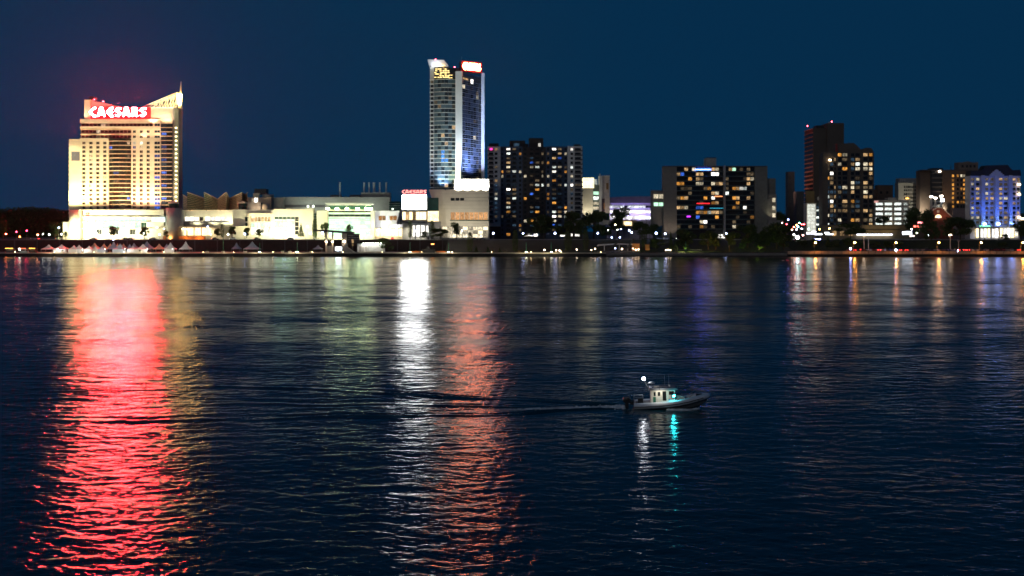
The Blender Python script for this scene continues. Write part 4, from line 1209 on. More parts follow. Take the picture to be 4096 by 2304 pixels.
N8.box('roof_lamp', E('roof_glare', (1, .75, .55), 9), 3753, 682, 3763, 689, -.6, -.1)
N8.poly('pavilion', M('pavilion_stone', (.2, .15, .12), .85), [(3842, 681), (3842, 648), (3858, 649), (3880, 644), (3900, 649), (3921, 647), (3921, 681)], 4, 20)
for a in (3854, 3872, 3886, 3902): N8.box('pavilion_window', gdark, a, 659, a + 8, 669, 3.7, 4.1)
MB().cyl(N8.x(3819), 8, N8.z(679), N8.z(660), .3, .25, 6).build('flue', darkm, N8.root)
MB().cyl(N8.x(3762), 8, N8.z(671), N8.z(650), .08, .05, 5).build('antenna', darkm, N8.root)
N8.box('side_hall', M('hall_mauve', (.22, .17, .17), .85), 3800, 833, 3884, 957, -6, -.3)
N8.flood(3780, 830, -12, 3790, 760, 0, 4500, (1, .65, .4), 80)
N9 = Bld('red_brick_gable_house', 'red brick gabled hall with a lit half-round window', 3765, 850)
rb = M('red_brick', (.23, .06, .035), .85, .3, 1.2)
N9.poly('gable_wall', rb, [(3718, 957), (3718, 850), (3748, 831), (3766, 831), (3813, 873), (3813, 957)], 0, 16)
MB().tube([(N9.x(3717), -.3, N9.z(850)), (N9.x(3748), -.3, N9.z(830))], .4, 6).build('coping', stone, N9.root)
MB().tube([(N9.x(3766), -.3, N9.z(830)), (N9.x(3814), -.3, N9.z(873))], .4, 6).build('coping', stone, N9.root)
N9.box('coping', stone, 3748, 829, 3766, 832, -.5, .3)
pts = [(3740 + 13 * (1 - math.cos(math.pi * i / 10)), 871 - 13 * math.sin(math.pi * i / 10)) for i in range(11)]
N9.poly('arched_window', lit_gold, pts, -.25, .1)
N9.box('crest', stone, 3747, 841, 3757, 851, -.3, .1)
for a in (3745, 3775): N9.flood(a, 873, -8, a, 850, 0, 900, (1, .6, .4), 110)
# blue-lit hotel
H = Bld('blue_lit_hotel', 'hotel with dark mansard roof washed by blue uplights', 3980, 838)
hw = M('hotel_grey', (.45, .45, .46), .75, .12)
rowsH = [(712 + 19.1 * k, 722 + 19.1 * k) for k in range(10)]
cH = [(3885, 3896), (3904, 3918), (3942, 3953), (3961, 3975), (3996, 4010), (4016, 4031), (4050, 4063), (4068, 4078)]
pkH = chooser(101, [(.17, lit_warm), (.17, lit_pale), (.35, lit_dim)], gdark)
H.facade(hw, 3881, 701, 4081, 906, cH, rowsH, pkH, d=0, reveal=.6)
H.box('core', hw, 3882, 702, 4080, 957, 1, 26)
for a, b in ((3922, 3936), (3977, 3993), (4033, 4047)):
    H.box('pilaster', hw, a, 701, b, 906, -1.6, -.02)
for j in range(10):
    for i, (a, b) in enumerate(cH):
        H.box('air_conditioner', M('unit_grey', (.2, .2, .21), .6), a + 1, 723.5 + 19.1 * j, b - 1, 727 + 19.1 * j, -.25, .05)
rf_m = M('mansard_dark', (.02, .018, .02), .8)
H.poly('mansard_roof', rf_m, [(3879, 703), (3881, 683), (3927, 681), (3940, 662), (4028, 660), (4038, 672), (4048, 681), (4078, 679), (4083, 703)], -1.2, 26)
H.poly('stepped_gable', hw, [(3955, 704), (3955, 698), (3961, 698), (3961, 692), (3967, 692), (3967, 686), (3975, 686), (3975, 681), (3983, 678), (3991, 681), (3991, 686), (3999, 686), (3999, 692), (4006, 692), (4006, 698), (4013, 698), (4013, 704)], -1.5, -1.22)
for a, wv in ((3934, 1.0), (3988, 1.0), (4043, 1.0)):
    H.box('uplight_lens', E('uplight_white', (.18, .32, 1.0), 50), a - 5, 893, a + 5, 899, -3.0, -2.5)
    H.flood(a, 897, -3.4, a, 830, -1.6, 9000, (.12, .25, 1.0), 60, 1.0)
    H.flood(a, 903, -3.2, a, 868, -1.4, 3600, (.55, .7, 1.0), 40, 1.0)
for a in (3900, 3960, 4015, 4070):
    H.flood(a, 905, -12, a, 790, 0, 17000, (.03, .13, 1.0), 70, 1.0)
H.flood(3990, 905, -40, 3990, 740, 0, 3500, (.85, .85, 1.0), 60)
for a, y in ((4074, 739), (4074, 777), (4074, 870), (4088, 876)):
    H.box('balcony_light', E('balcony_glare', (1, .7, .4), 12), a - 5, y - 4, a + 5, y + 3, -1.4, -.7)
H.box('entrance_canopy', white, 3885, 907, 3978, 914, -9, 0)
for a in (3898, 3943, 3975): H.box('column', white, a, 914, a + 5, 957, -8.5, -7.5)
for i in range(11):
    H.box('lobby_window', lit_bright if i % 3 else lit_gold, 3905 + 15.5 * i, 913, 3916 + 15.5 * i, 950, -.3, .1)
H.box('side_annex', lit_pale, 4081.5, 870, 4100, 880, 2, 4)
for a in (3920, 3960): H.flood(a, 915, -6, a, 957, -4, 2500, (.7, .75, 1), 150)
H.box('green_strip', E('green_strip', (.2, 1, .5), 3), 3898, 903, 3940, 906, -9.3, -9.05)
# gate pylons with lamps beside the white office
Y9 = Bld('lit_gate_columns', 'three pale lit columns joined by rails beside the red brick gable', 3745, 858, cat='monument')
for a, t in ((3726, 790), (3743, 795), (3766, 787)):
    Y9.box('column', stone, a - 3, t, a + 3, 957, 0, 1.2)
    Y9.box('lamp_head', E('column_glare', (1, .88, .75), 12), a - 5, t - 6, a + 5, t - .2, -.4, 1.2)
for y in (806, 821): Y9.box('rail', metal, 3729, y - .8, 3763, y + .8, .3, .7)
Y9.box('lit_panel', E('panel_blue_white', (.7, .8, 1.0), 9), 3763, 795, 3776, 806, -.6, -.3)
for a in (3726, 3743, 3766): Y9.flood(a, 850, -4, a, 815, 0, 500, (1, .8, .5), 80)
# street-level shop signs
def shopsign(px0, py0, px1, py1, Y, mat, label):
    t = thing('shop_sign', label, 'sign', W((px0 + px1) / 2, 957, Y).xyz * 1.0, 0, None)
    t.location.z = 10.0
    zc0, zc1 = Wz(py1, Y) - 10, Wz(py0, Y) - 10
    w = (px1 - px0) * Y / F / 2
    piece('sign_face', mat, t, -w, w, -.15, .1, zc0, zc1)
    piece('sign_case', darkm, t, -w - .15, w + .15, .11, .5, zc0 - .15, zc1 + .15)
    for s in (-.7, .7): piece('post', darkm, t, s * w - .1, s * w + .1, .2, .4, 0, zc0 - .15)
shopsign(3672, 887, 3718, 896, 815, E('sign_pink', (1, .25, .25), 5), 'long glowing pink sign left of the red brick gable')
shopsign(3655, 902, 3676, 909, 812, E('sign_red', (1, .12, .08), 6), 'small red sign below the long pink sign')
shopsign(3680, 903, 3703, 910, 812, E('sign_pink', (1, .25, .25), 5), 'small pink sign beside the red one under the long sign')
shopsign(3610, 926, 3647, 938, 808, E('sign_bluewhite', (.8, .88, 1), 8), 'glaring blue-white street screen in a grey frame')
shopsign(3640, 942, 3656, 946, 806, E('sign_cream', (1, .85, .7), 8), 'cream light box just below the blue-white street screen')
# ------------------------------------------------------------------ trees
leafm = {}
def leaf_mat(name, col):
    m, N, L = nmat(name)
    out = N.new('ShaderNodeOutputMaterial'); p = N.new('ShaderNodeBsdfPrincipled')
    g = N.new('ShaderNodeNewGeometry'); oi = N.new('ShaderNodeObjectInfo')
    nz = N.new('ShaderNodeTexNoise'); nz.inputs['Scale'].default_value = 0.9; nz.inputs['Detail'].default_value = 3
    L.new(g.outputs['Position'], nz.inputs['Vector'])
    mr = N.new('ShaderNodeMapRange'); mr.inputs['From Min'].default_value = .3; mr.inputs['From Max'].default_value = .7
    mr.inputs['To Min'].default_value = .55; mr.inputs['To Max'].default_value = 1.5
    L.new(nz.outputs['Fac'], mr.inputs['Value'])
    vm = N.new('ShaderNodeVectorMath'); vm.operation = 'SCALE'; vm.inputs[0].default_value = col
    L.new(mr.outputs[0], vm.inputs['Scale']); L.new(vm.outputs[0], p.inputs['Base Color'])
    p.inputs['Roughness'].default_value = .75
    tr = N.new('ShaderNodeBsdfTranslucent'); L.new(vm.outputs[0], tr.inputs['Color'])
    mix = N.new('ShaderNodeMixShader'); mix.inputs[0].default_value = .3
    L.new(p.outputs[0], mix.inputs[1]); L.new(tr.outputs[0], mix.inputs[2]); L.new(mix.outputs[0], out.inputs['Surface'])
    return m
green = leaf_mat('leaf_green', (0.05, 0.085, 0.02))
bark = M('bark', (0.06, 0.045, 0.033), .95, .4, 2.0)
def crown_mesh(kind, seed, nleaf):
    r = np.random.default_rng(seed)
    pts = []
    if kind == 'broad':
        for _ in range(17):
            a, rr, h = r.uniform(0, 6.28), r.uniform(0, .34) ** .8, r.uniform(.34, .86)
            rr *= 1.15 * math.sin(math.pi * min(1, (h - .22) / .75)) ** .6
            s = r.uniform(.1, .2)
            c = np.array([rr * math.cos(a), rr * math.sin(a), h])
            d = r.normal(size=(nleaf // 17, 3)); d /= np.linalg.norm(d, axis=1)[:, None]
            pts.append(c + d * s * r.uniform(.55, 1.05, (len(d), 1)) * np.array([1.15, 1.15, .8]))
    elif kind == 'column':
        n = nleaf
        h = r.uniform(.06, 1, n)
        rad = .5 * np.sin(np.pi * np.clip((h + .06) / 1.12, 0, 1)) ** .55 * (1 - .25 * h) * r.uniform(.55, 1.08, n) * (1 + .18 * np.sin(h * 31 + r.uniform(0, 6, n)))
        a = r.uniform(0, 6.28, n)
        pts.append(np.stack([rad * np.cos(a), rad * np.sin(a), h], 1))
    else:
        n = nleaf
        t = r.uniform(0, 1, n) ** .7
        h = 1 - t * .9
        tier = .6 + .4 * np.abs(np.sin(h * 24))
        rad = .5 * t * tier * r.uniform(.4, 1.05, n)
        a = r.uniform(0, 6.28, n)
        pts.append(np.stack([rad * np.cos(a), rad * np.sin(a), h - .05 * rad], 1))
    P = np.concatenate(pts)
    n = len(P)
    sz = r.uniform(.018, .042, (n, 1)) * (1.0 if kind == 'broad' else .9)
    u = r.normal(size=(n, 3)); u /= np.linalg.norm(u, axis=1)[:, None]
    v = np.cross(u, r.normal(size=(n, 3))); v /= np.linalg.norm(v, axis=1)[:, None]
    V = np.stack([P - u * sz, P + v * sz * .6, P + u * sz, P - v * sz * .6], 1).reshape(-1, 3)
    me = bpy.data.meshes.new('crown_' + kind)
    me.from_pydata([tuple(q) for q in V], [], [(4 * i, 4 * i + 1, 4 * i + 2, 4 * i + 3) for i in range(n)])
    me.materials.append(green)
    return me
def trunk_mesh(kind, seed):
    rr = random.Random(seed)
    m = MB()
    m.tube([(0, 0, 0), (.01, 0, .25), (.0, .01, .5), (.01, 0, .8)], [.035, .026, .018, .006], 7)
    if kind == 'broad':
        for k in range(7):
            a = rr.uniform(0, 6.28); h = rr.uniform(.24, .5)
            m.tube([(0, 0, h), (.12 * math.cos(a), .12 * math.sin(a), h + .12), (.27 * math.cos(a), .27 * math.sin(a), h + rr.uniform(.18, .3))], [.014, .01, .003], 5)
    return m.mesh('trunk_' + kind, bark)
CR = {'broad': [crown_mesh('broad', s, 3400) for s in (1, 2, 3, 4)], 'column': [crown_mesh('column', s, 2200) for s in (5, 6)], 'conifer': [crown_mesh('conifer', s, 2200) for s in (7, 8)]}
TR = {k: [trunk_mesh(k, s) for s in range(len(v))] for k, v in CR.items()}
ntree = 0
def tree(px, pyt, pyb, wpx, Y, label, kind='broad', group='riverside trees', nm=None):
    """a tree from its crown top row, foot row and crown width in the photo, at distance Y"""
    global ntree
    ntree += 1
    z0, z1 = Wz(pyb, Y), Wz(pyt, Y)
    t = thing(nm or {'broad': 'broadleaf_tree', 'column': 'cypress_tree', 'conifer': 'spruce_tree'}[kind], label, 'tree', (Wx(px, Y), Y, z0), random.uniform(0, 6.28), group)
    k = ntree % len(CR[kind])
    if 2100 < px < 3200 and kind == 'broad': wpx *= 1.22
    h, w = z1 - z0, wpx * Y / F
    link('trunk', TR[kind][k], t, scale=(h, h, h) if kind == 'broad' else (h * .7, h * .7, h))
    link('crown', CR[kind][k], t, scale=(w * (1.05 if kind == 'broad' else 1.0),) * 2 + (h * 1.02,))
UYP = 775.0
tree(12, 880, 958, 46, 790, 'dark tree cut by the left frame edge below the far wood')
tree(222, 884, 957, 44, 790, 'lit yellow-green tree left of the casino stair tower')
tree(262, 925, 957, 20, 786, 'small lit tree in front of the casino side block')
tree(455, 903, 956, 42, 785, 'dark tree in front of the middle of the white casino podium')
tree(578, 906, 957, 34, 785, 'dark tree in front of the right half of the white podium')
tree(664, 922, 957, 22, 785, 'small tree left of the golden casino entrance')
tree(868, 912, 951, 34, 785, 'dark tree right of the golden casino entrance')
tree(889, 897, 951, 18, 784, 'slim dark cypress between two trees right of the golden entrance', 'column')
tree(928, 903, 951, 36, 786, 'broad dark tree beside the slim cypress')
tree(986, 908, 953, 24, 785, 'narrow tree in front of the casino entrance frame')
tree(1036, 914, 951, 36, 784, 'sparse lit tree in front of the bright entrance block')
tree(1204, 893, 951, 36, 784, 'dark spruce in front of the bright white casino front', 'conifer')
tree(1259, 878, 951, 24, 786, 'slim lit cypress left of the glass pavilion', 'column')
tree(1300, 886, 949, 40, 787, 'bright yellow-green tree at the left edge of the glass pavilion')
tree(1396, 896, 945, 30, 786, 'small green tree in front of the glowing pavilion glass')
tree(1640, 886, 952, 22, 782, 'slim tree between casino gate house and screen pylon', 'column')
tree(1728, 884, 955, 26, 780, 'upright dark tree beside the entrance columns', 'column')
tree(1762, 910, 958, 70, 776, 'wide dark bushy tree below the slanted theatre wall')
tree(1700, 925, 957, 44, 776, 'low dark bushy tree by the pylon entrance')
tree(1826, 888, 957, 44, 776, 'dark tree standing against the pale theatre lobby')
tree(1536, 950, 1008, 66, 745, 'round dark tree on the promenade beside the lit shed')
tree(1566, 982, 1008, 30, 748, 'small orange-lit bush tree on the promenade', nm='broadleaf_bush')
tree(1880, 930, 1010, 28, 735, 'first tall black cypress on the promenade from the casino side', 'column')
tree(2061, 922, 1010, 29, 735, 'tall black cypress below the dark blue apartment tower', 'column')
tree(2272, 912, 1008, 34, 740, 'tall black cypress below the right part of the apartment tower', 'column')
tree(2343, 918, 1003, 28, 742, 'tall black cypress below the lantern office', 'column')
tree(1905, 985, 1011, 22, 730, 'small dark clipped conifer right of the first cypress', 'conifer')
tree(1952, 985, 1011, 18, 730, 'second small dark conifer right of the first cypress', 'conifer')
tree(1998, 990, 1011, 18, 730, 'third small dark conifer right of the first cypress', 'conifer')
tree(2110, 930, 957, 40, 790, 'low dark tree at the foot of the apartment tower')
tree(2175, 856, 957, 96, 792, 'large dark tree covering the foot of the apartment tower')
tree(2240, 900, 957, 60, 788, 'dark tree right of the large one at the apartment tower')
tree(2293, 842, 955, 86, 796, 'large dark tree at the right corner of the apartment tower')
tree(2374, 838, 957, 84, 800, 'large dark tree in front of the lantern office')
tree(2325, 880, 957, 54, 784, 'green-lit tree between the two large dark trees')
tree(2470, 828, 955, 78, 820, 'dark tree left of the violet arena')
tree(2425, 905, 957, 40, 790, 'small dark tree under the banner slab')
tree(2560, 882, 957, 74, 800, 'dark tree in front of the violet arena')
tree(2612, 895, 957, 54, 795, 'dark tree between arena and slab apartment annex')
tree(2576, 900, 1000, 28, 746, 'tall cypress with a green-lit side below the arena', 'column')
tree(2626, 952, 1006, 60, 742, 'low dark tree left of the lawn')
tree(2683, 924, 1000, 24, 748, 'dark spruce under the left end wall of the slab block', 'conifer')
tree(2740, 914, 1004, 76, 748, 'dark tree below the left balconies of the slab block')
tree(2738, 972, 1008, 34, 736, 'small bright green tree on the lit lawn')
tree(2703, 975, 1010, 20, 734, 'small lit shrub tree at the left end of the lawn')
tree(2832, 918, 1004, 66, 745, 'dark tree left of the slab block entrance')
tree(2862, 932, 1003, 40, 742, 'orange-lit tree left of the white entrance light')
tree(2918, 925, 1003, 44, 742, 'orange-lit tree right of the white entrance light')
tree(2990, 893, 1004, 82, 748, 'large dark tree below the right end wall of the slab block')
tree(2972, 966, 1004, 30, 738, 'small green-lit tree under the large dark tree')
tree(3037, 958, 1003, 42, 736, 'bright lime-lit small tree in the riverside park')
tree(3105, 889, 1006, 100, 746, 'largest dark tree beside the glaring street light')
tree(3060, 920, 1004, 50, 747, 'dark tree left of the largest park tree')
tree(3135, 935, 1006, 56, 742, 'dark tree right of the largest park tree')
tree(3120, 843, 955, 56, 850, 'dark street tree left of the brown office tower')
for i, (a, t, w) in enumerate(((3215, 958, 54), (3262, 955, 46), (3312, 948, 44), (3345, 956, 44), (3392, 950, 50), (3440, 962, 40), (3500, 960, 46), (3548, 962, 44), (3592, 965, 36))):
    tree(a, t, 1000, w, 762, ORD[i] + ' from the left in the row of dark trees behind the parking lot', 'conifer' if i in (2,) else 'broad', 'trees on the slope behind the parking lot')
tree(3402, 889, 957, 110, 795, 'wide dark tree in front of the low beige building')
tree(3534, 862, 905, 66, 836, 'dark tree in front of the parking garage decks')
tree(3650, 828, 957, 84, 838, 'dark tree right of the parking garage')
tree(3705, 838, 960, 70, 800, 'dark tree left of the red brick gable')
tree(3724, 880, 985, 66, 772, 'tall black tree beside the pink signs')
tree(3842, 862, 966, 118, 790, 'very wide dark tree left of the blue hotel entrance')
tree(3790, 890, 960, 50, 795, 'dark tree under the red brick gable')
tree(4085, 880, 972, 78, 790, 'dark tree at the right frame edge beside the blue hotel')
tree(4020, 935, 972, 36, 785, 'round dark bush in front of the blue hotel lobby', nm='broadleaf_bush')
tree(3938, 952, 980, 24, 776, 'small dark spruce left of the hotel entrance', 'conifer')
tree(4010, 968, 1000, 60, 764, 'dark shrub tree behind the right part of the parking lot')

# far wood beyond the city, a mass nobody could count
def wood(name, label, spans, Y, seed):
    r = np.random.default_rng(seed)
    V, Fc = [], []
    for (a, b, prof) in spans:
        n = int((b - a) * 26)
        px_ = r.uniform(a, b, n)
        top = np.interp(px_, [q[0] for q in prof], [q[1] for q in prof])
        top = top + 5 * np.sin(px_ * .21) + 3 * np.sin(px_ * .53 + 1)
        t = r.uniform(0, 1, n) ** 1.4
        py_ = top + t * (958 - top)
        yy = Y + r.uniform(-14, 14, n)
        X_ = (px_ - CX) * Y / F; Z_ = CAMH - (py_ - HZ) * Y / F
        P = np.stack([X_, yy, Z_], 1)
        s = r.uniform(.5, 1.2, (n, 1))
        u = r.normal(size=(n, 3)); u /= np.linalg.norm(u, axis=1)[:, None]
        v = np.cross(u, r.normal(size=(n, 3))); v /= np.linalg.norm(v, axis=1)[:, None]
        b0 = len(V)
        Q4 = np.stack([P - u * s, P + v * s * .7, P + u * s, P - v * s * .7], 1).reshape(-1, 3)
        V += [tuple(q) for q in Q4]
        Fc += [(b0 + 4 * i, b0 + 4 * i + 1, b0 + 4 * i + 2, b0 + 4 * i + 3) for i in range(n)]
    me = bpy.data.meshes.new(name); me.from_pydata(V, [], Fc); me.materials.append(green)
    tag(link(name, me), label, 'wood', kind='stuff')
wood('distant_woods', 'dark wooded rise beyond the casino at the left edge', [(-160, 300, [(-160, 838), (0, 842), (40, 838), (110, 834), (170, 836), (205, 838), (240, 846), (300, 852)])], 1000, 3)
wood('distant_woods', 'dark distant line of trees low between the downtown buildings', [(300, 2000, [(300, 880), (2000, 880)]), (2400, 3230, [(2400, 868), (3230, 880)]), (3480, 4300, [(3480, 872), (4300, 850)])], 1250, 4)

# ------------------------------------------------------------------ street lamps
pole_mat = M('lamp_pole', (.25, .25, .23), .5, .15)
def lamp_mesh():
    m = MB(); m.cyl(0, 0, 0, 1, .09, .06, 6); m.cyl(0, 0, 0, .08, .2, .16, 8)
    return m.mesh('lamp_pole', pole_mat)
LPM = lamp_mesh()
globe_blue = E('globe_blue_white', (.45, .55, 1.0), 24)
globe_white = E('globe_white', (.92, 1.0, .85), 20)
globe_warm = E('globe_warm', (1.0, .75, .5), 22)
sodium = E('sodium_lamp', (1.0, .36, .06), 480)
def globe_lamp(px, py, Y, base, label, mat, r=.42, group='globe street lamps', nm='street_lamp'):
    z = Wz(py, Y)
    t = thing(nm, label, 'street lamp', (Wx(px, Y), Y, base), 0, group)
    link('pole', LPM, t, scale=(1, 1, max(z - base - r * .8, .3)))
    link('globe', unit(mat, 'ball'), t, (0, 0, z - base), (0, 0, 0), (2 * r,) * 3)
L_cas = [(172, 936, .38, globe_white), (197, 938, .45, globe_white), (235, 911, .45, globe_blue), (246, 937, .42, globe_white), (388, 934, .3, globe_white), (433, 936, .5, globe_white), (478, 928, .3, globe_white), (504, 937, .48, globe_blue), (551, 927, .4, globe_white), (575, 934, .28, globe_white),
         (628, 910, .4, globe_blue), (638, 938, .42, globe_blue), (656, 915, .36, globe_white), (732, 915, .38, globe_white), (750, 917, .3, globe_warm), (790, 916, .38, globe_white), (831, 907, .4, globe_blue), (843, 937, .38, globe_white), (912, 938, .55, globe_white), (979, 936, .45, globe_blue), (1048, 936, .36, globe_white), (1098, 931, .4, globe_blue), (1137, 932, .5, globe_blue), (1156, 928, .25, globe_white), (1230, 907, .4, globe_white), (1242, 934, .4, globe_blue), (1290, 931, .55, globe_blue), (1322, 934, .35, globe_blue), (1456, 935, .3, globe_blue), (1564, 925, .35, globe_white), (1662, 924, .35, globe_blue), (1848, 922, .32, globe_blue)]
for i, (a, b, r_, mt) in enumerate(L_cas):
    globe_lamp(a, b, 776, UZ, ORD[i] + ' from the left of the street lamps along the casino road', mt, r_, 'street lamps along the casino road')
for i, a in enumerate((1973, 2092, 2220, 2391)):
    globe_lamp(a, 933, 771, UZ, ORD[i] + ' from the left of the large blue-white globes below the apartment tower', globe_blue, .6 if i in (0, 2) else .5, 'globe lamps below the apartment tower')
for i, (a, b, r_) in enumerate(((2447, 950, .38), (2479, 950, .38), (2432, 921, .25), (2470, 919, .3), (2484, 917, .34), (2517, 922, .5), (2527, 930, .5), (2625, 933, .72), (2661, 935, .6), (2905, 935, .62), (2918, 941, .45))):
    globe_lamp(a, b, 774, UZ, ORD[i] + ' of the white street lamps between the lantern office and the slab block', globe_blue if i not in (2, 3) else globe_white, r_, 'street lamps by the arena')
for i, (a, b, r_) in enumerate(((2178, 1000, .36), (2225, 1001, .3), (2238, 1002, .32), (2307, 998, .3), (2366, 1000, .28), (2380, 995, .34), (2461, 993, .3), (2488, 996, .38), (2532, 994, .24), (2543, 999, .36), (2554, 998, .3), (2664, 1000, .3), (2673, 1000, .3), (2682, 1000, .3))):
    globe_lamp(a, b, 733, QZ, ORD[i] + ' from the left of the low lights along the dark promenade', globe_warm if i != 6 else globe_blue, r_, 'low promenade lights', 'bollard_light')
# sodium lamps on tall posts along the parking lot
sod_l = []
for i, a in enumerate((3257, 3413, 3578, 3748, 3917, 4083)):
    t = thing('parking_lot_lamp', ORD[i] + ' from the left of the orange lamps over the parking lot', 'street lamp', (Wx(a, 721.6), 721.6, LZ), 0, 'orange parking lot lamps')
    h = Wz(970, 721) - LZ
    link('pole', LPM, t, scale=(1.2, 1.2, h - .1))
    link('lamp_head', unit(sodium, 'ball'), t, (0, -3.2, h), (0, 0, 0), (.95, .95, .5))
    MB().prism([(-.7, .25), (.7, .25), (.4, .5), (-.4, .5)], -.4, .4).build('hood', darkm, t, loc=(0, -3.2, h))
    MB().tube([(0, 0, h - .12), (0, -1.5, h + .3), (0, -3.0, h + .35)], .07, 6).build('arm', pole_mat, t)
for i, (a, b) in enumerate(((3402, 995), (3584, 1001), (3831, 1003))):
    globe_lamp(a, b, 731, LZ, ['intense blue-white light standing at the left of the parking lot', 'intense blue light among the parked cars below the beige building', 'small blue-white light by the tall pale post'][i], E('glare_blue', (.35, .42, 1.0), 130), .5 if i < 2 else .3, None, 'work_light')
globe_lamp(3190, 949, 772, UZ, 'huge glaring white floodlamp at the foot of the side street', E('glare_white', (.95, .98, 1.0), 22), 1.15, None, 'glare_lamp')
globe_lamp(3176, 939, 774, UZ, 'smaller glaring lamp beside the huge white floodlamp', globe_white, .6, None, 'glare_lamp')
# pale tall posts in the lot
for i, (a, t_, lit) in enumerate(((3456, 942, 1), (3474, 955, 0), (3801, 941, 1), (3834, 965, 0))):
    h = Wz(t_, 745) - LZ
    t = thing('tall_light_post', ['pale tall post with a lit head under the white strip light', 'bare pale post right of the strip light post', 'pale tall post with lit head left of the hotel', 'bare pale post right of the lit one near the hotel'][i], 'street lamp', (Wx(a, 745), 745, LZ))
    MB().cyl(0, 0, 0, h, .32, .26, 8).build('pole', M('post_pale', (.55, .53, .42), .6), t)
    MB().prism([(-.9, 0), (.9, 0), (.6, .5), (-.6, .5)], -.5, .5).build('head', globe_warm if lit else pole_mat, t, loc=(0, 0, h + .02))
# street lights and traffic signals up the side street
sig = [(3128, 893, (1, .6, .5)), (3147, 897, (1, .04, .05)), (3152, 879, (.3, .35, 1)), (3197, 892, (.1, .9, .5)), (3207, 897, (1, .05, .05)), (3216, 897, (1, .06, .08)), (3176, 908, (1, .15, .08)), (3186, 900, (1, .35, .1)), (3192, 907, (.4, .9, 1)), (3186, 918, (.9, .95, 1)), (3207, 915, (.9, .9, 1)), (3234, 916, (.3, 1, .6)), (3168, 919, (1, .5, .3)), (3212, 941, (1, .5, .45)), (3278, 917, (1, .5, .1)), (3318, 914, (1, .6, .15)), (2461, 899, (1, .8, .5)), (66, 927, (1, .03, .06)), (107, 923, (1, .03, .08)), (24, 936, (1, .2, .08)), (151, 939, (1, .35, .15)), (79, 947, (1, .25, .05)), (4065, 938, (1, .5, .1)), (3752, 868, (1, .8, .8)), (3748, 935, (1, .35, .4)), (3712, 941, (.9, .95, 1)), (3646, 917, (.9, .95, 1)), (3668, 932, (.9, 1, .6)), (138, 833, (1, .05, .1))]
names = {0: 'red', 1: 'green', 2: 'blue', 3: 'white', 4: 'orange'}
for i, (a, b, c) in enumerate(sig):
    hue = 'red' if c[0] == 1 and c[1] < .2 else 'orange' if c[0] == 1 and c[1] < .65 else 'blue' if c[2] == 1 and c[0] < .5 else 'green' if c[1] >= .9 and c[0] < .5 else 'white'
    where = 'in the dark streets left of the casino' if a < 400 else 'up the side street by the stair wing' if 3100 < a < 3340 else 'among the shops left of the blue hotel' if a > 3600 else 'under the violet arena'
    big = 1.0 if i != 28 else .5
    Yl = 800 if a > 400 else 790
    base = UZ if b > 850 else Wz(b, 1000) - 4
    if i == 28: Yl = 1000
    t = thing('signal_light', f'{ORD[i] if i < 32 else ""} small {hue} light {where}', 'signal light', (Wx(a, Yl), Yl, base), 0, 'street signals and lamps')
    zz_ = Wz(b, Yl) - base
    link('pole', LPM, t, scale=(.8, .8, max(zz_ - .4, .2)))
    MB().box(-.5, .5, .12, .4, zz_ - .7, zz_ + .7).build('housing', darkm, t)
    link('lens', unit(E('signal_%s_%d' % (hue, i), c, 45 if hue != 'white' else 22), 'ball'), t, (0, 0, zz_), (0, 0, 0), (1.0, .5, .75))
# street light strips at the corner (a lit awning of the corner shop)
shopsign(3226, 930, 3258, 936, 790, E('strip_cold', (.85, .9, 1), 6), 'long cold white awning light under the stair wing')
shopsign(3258, 934, 3288, 939, 788, E('strip_cold', (.85, .9, 1), 6), 'second cold white awning light right of the stair wing foot')
shopsign(3298, 929, 3316, 933, 792, E('strip_cold', (.85, .9, 1), 6), 'short white light bar left of the wide dark tree')
shopsign(3303, 935, 3333, 939, 790, E('strip_cold', (.85, .9, 1), 6), 'longer white light bar just below the short one')
shopsign(3258, 955, 3282, 959, 776, E('strip_blue', (.4, .45, 1), 14), 'blue-white light bar at the foot of the corner')
shopsign(3248, 925, 3264, 930, 806, E('strip_cold', (.85, .9, 1), 6), 'small bright panel directly under the stair wing')
shopsign(2492, 886, 2520, 900, 822, LIT('lit_gold', (1.0, 0.78, 0.42), 2.6), 'warm glowing shop panel under the violet arena')
shopsign(2583, 869, 2602, 875, 815, E('strip_cold', (.85, .9, 1), 6), 'white light bar right of the violet arena windows')

# ------------------------------------------------------------------ green mooring masts on the quay
gm = M('mast_green', (.03, .22, .1), .5, .2)
for i, (a, t_, Y_) in enumerate(((893, 939, 724), (1039, 974, 723), (1189, 973, 723), (1640, 972, 724), (1794, 974, 724), (2105, 972, 723), (2205, 972, 723), (2743, 968, 730))):
    h = Wz(t_, Y_) - QZ
    t = thing('quay_mast', ORD[i] + ' from the left of the slim green masts standing on the quay', 'mast', (Wx(a, Y_), Y_, QZ), 0, 'green masts on the quay')
    MB().cyl(0, 0, .3, h, .26, .2, 8).build('pole', gm, t)
    MB().box(-.8, .8, -.5, .5, 0, .5).build('base', stone, t)
    MB().prism([(-.35, 0), (.35, 0), (.22, .3), (-.22, .3)], -.3, .3).build('cap', gm, t, loc=(0, 0, h + .01))
    MB().box(-.6, .6, -.55, -.35, .55, .8).build('lamp', E('quay_lamp', (1, .95, .7), 26), t)
    for s_ in (-1, 1): lamp(t, (s_ * .5, -5.0, 3.4), (s_ * 7, -2.5, .0), 2800, (1, .85, .55), 130, k=.5)  # spots added over the water to brighten the coping
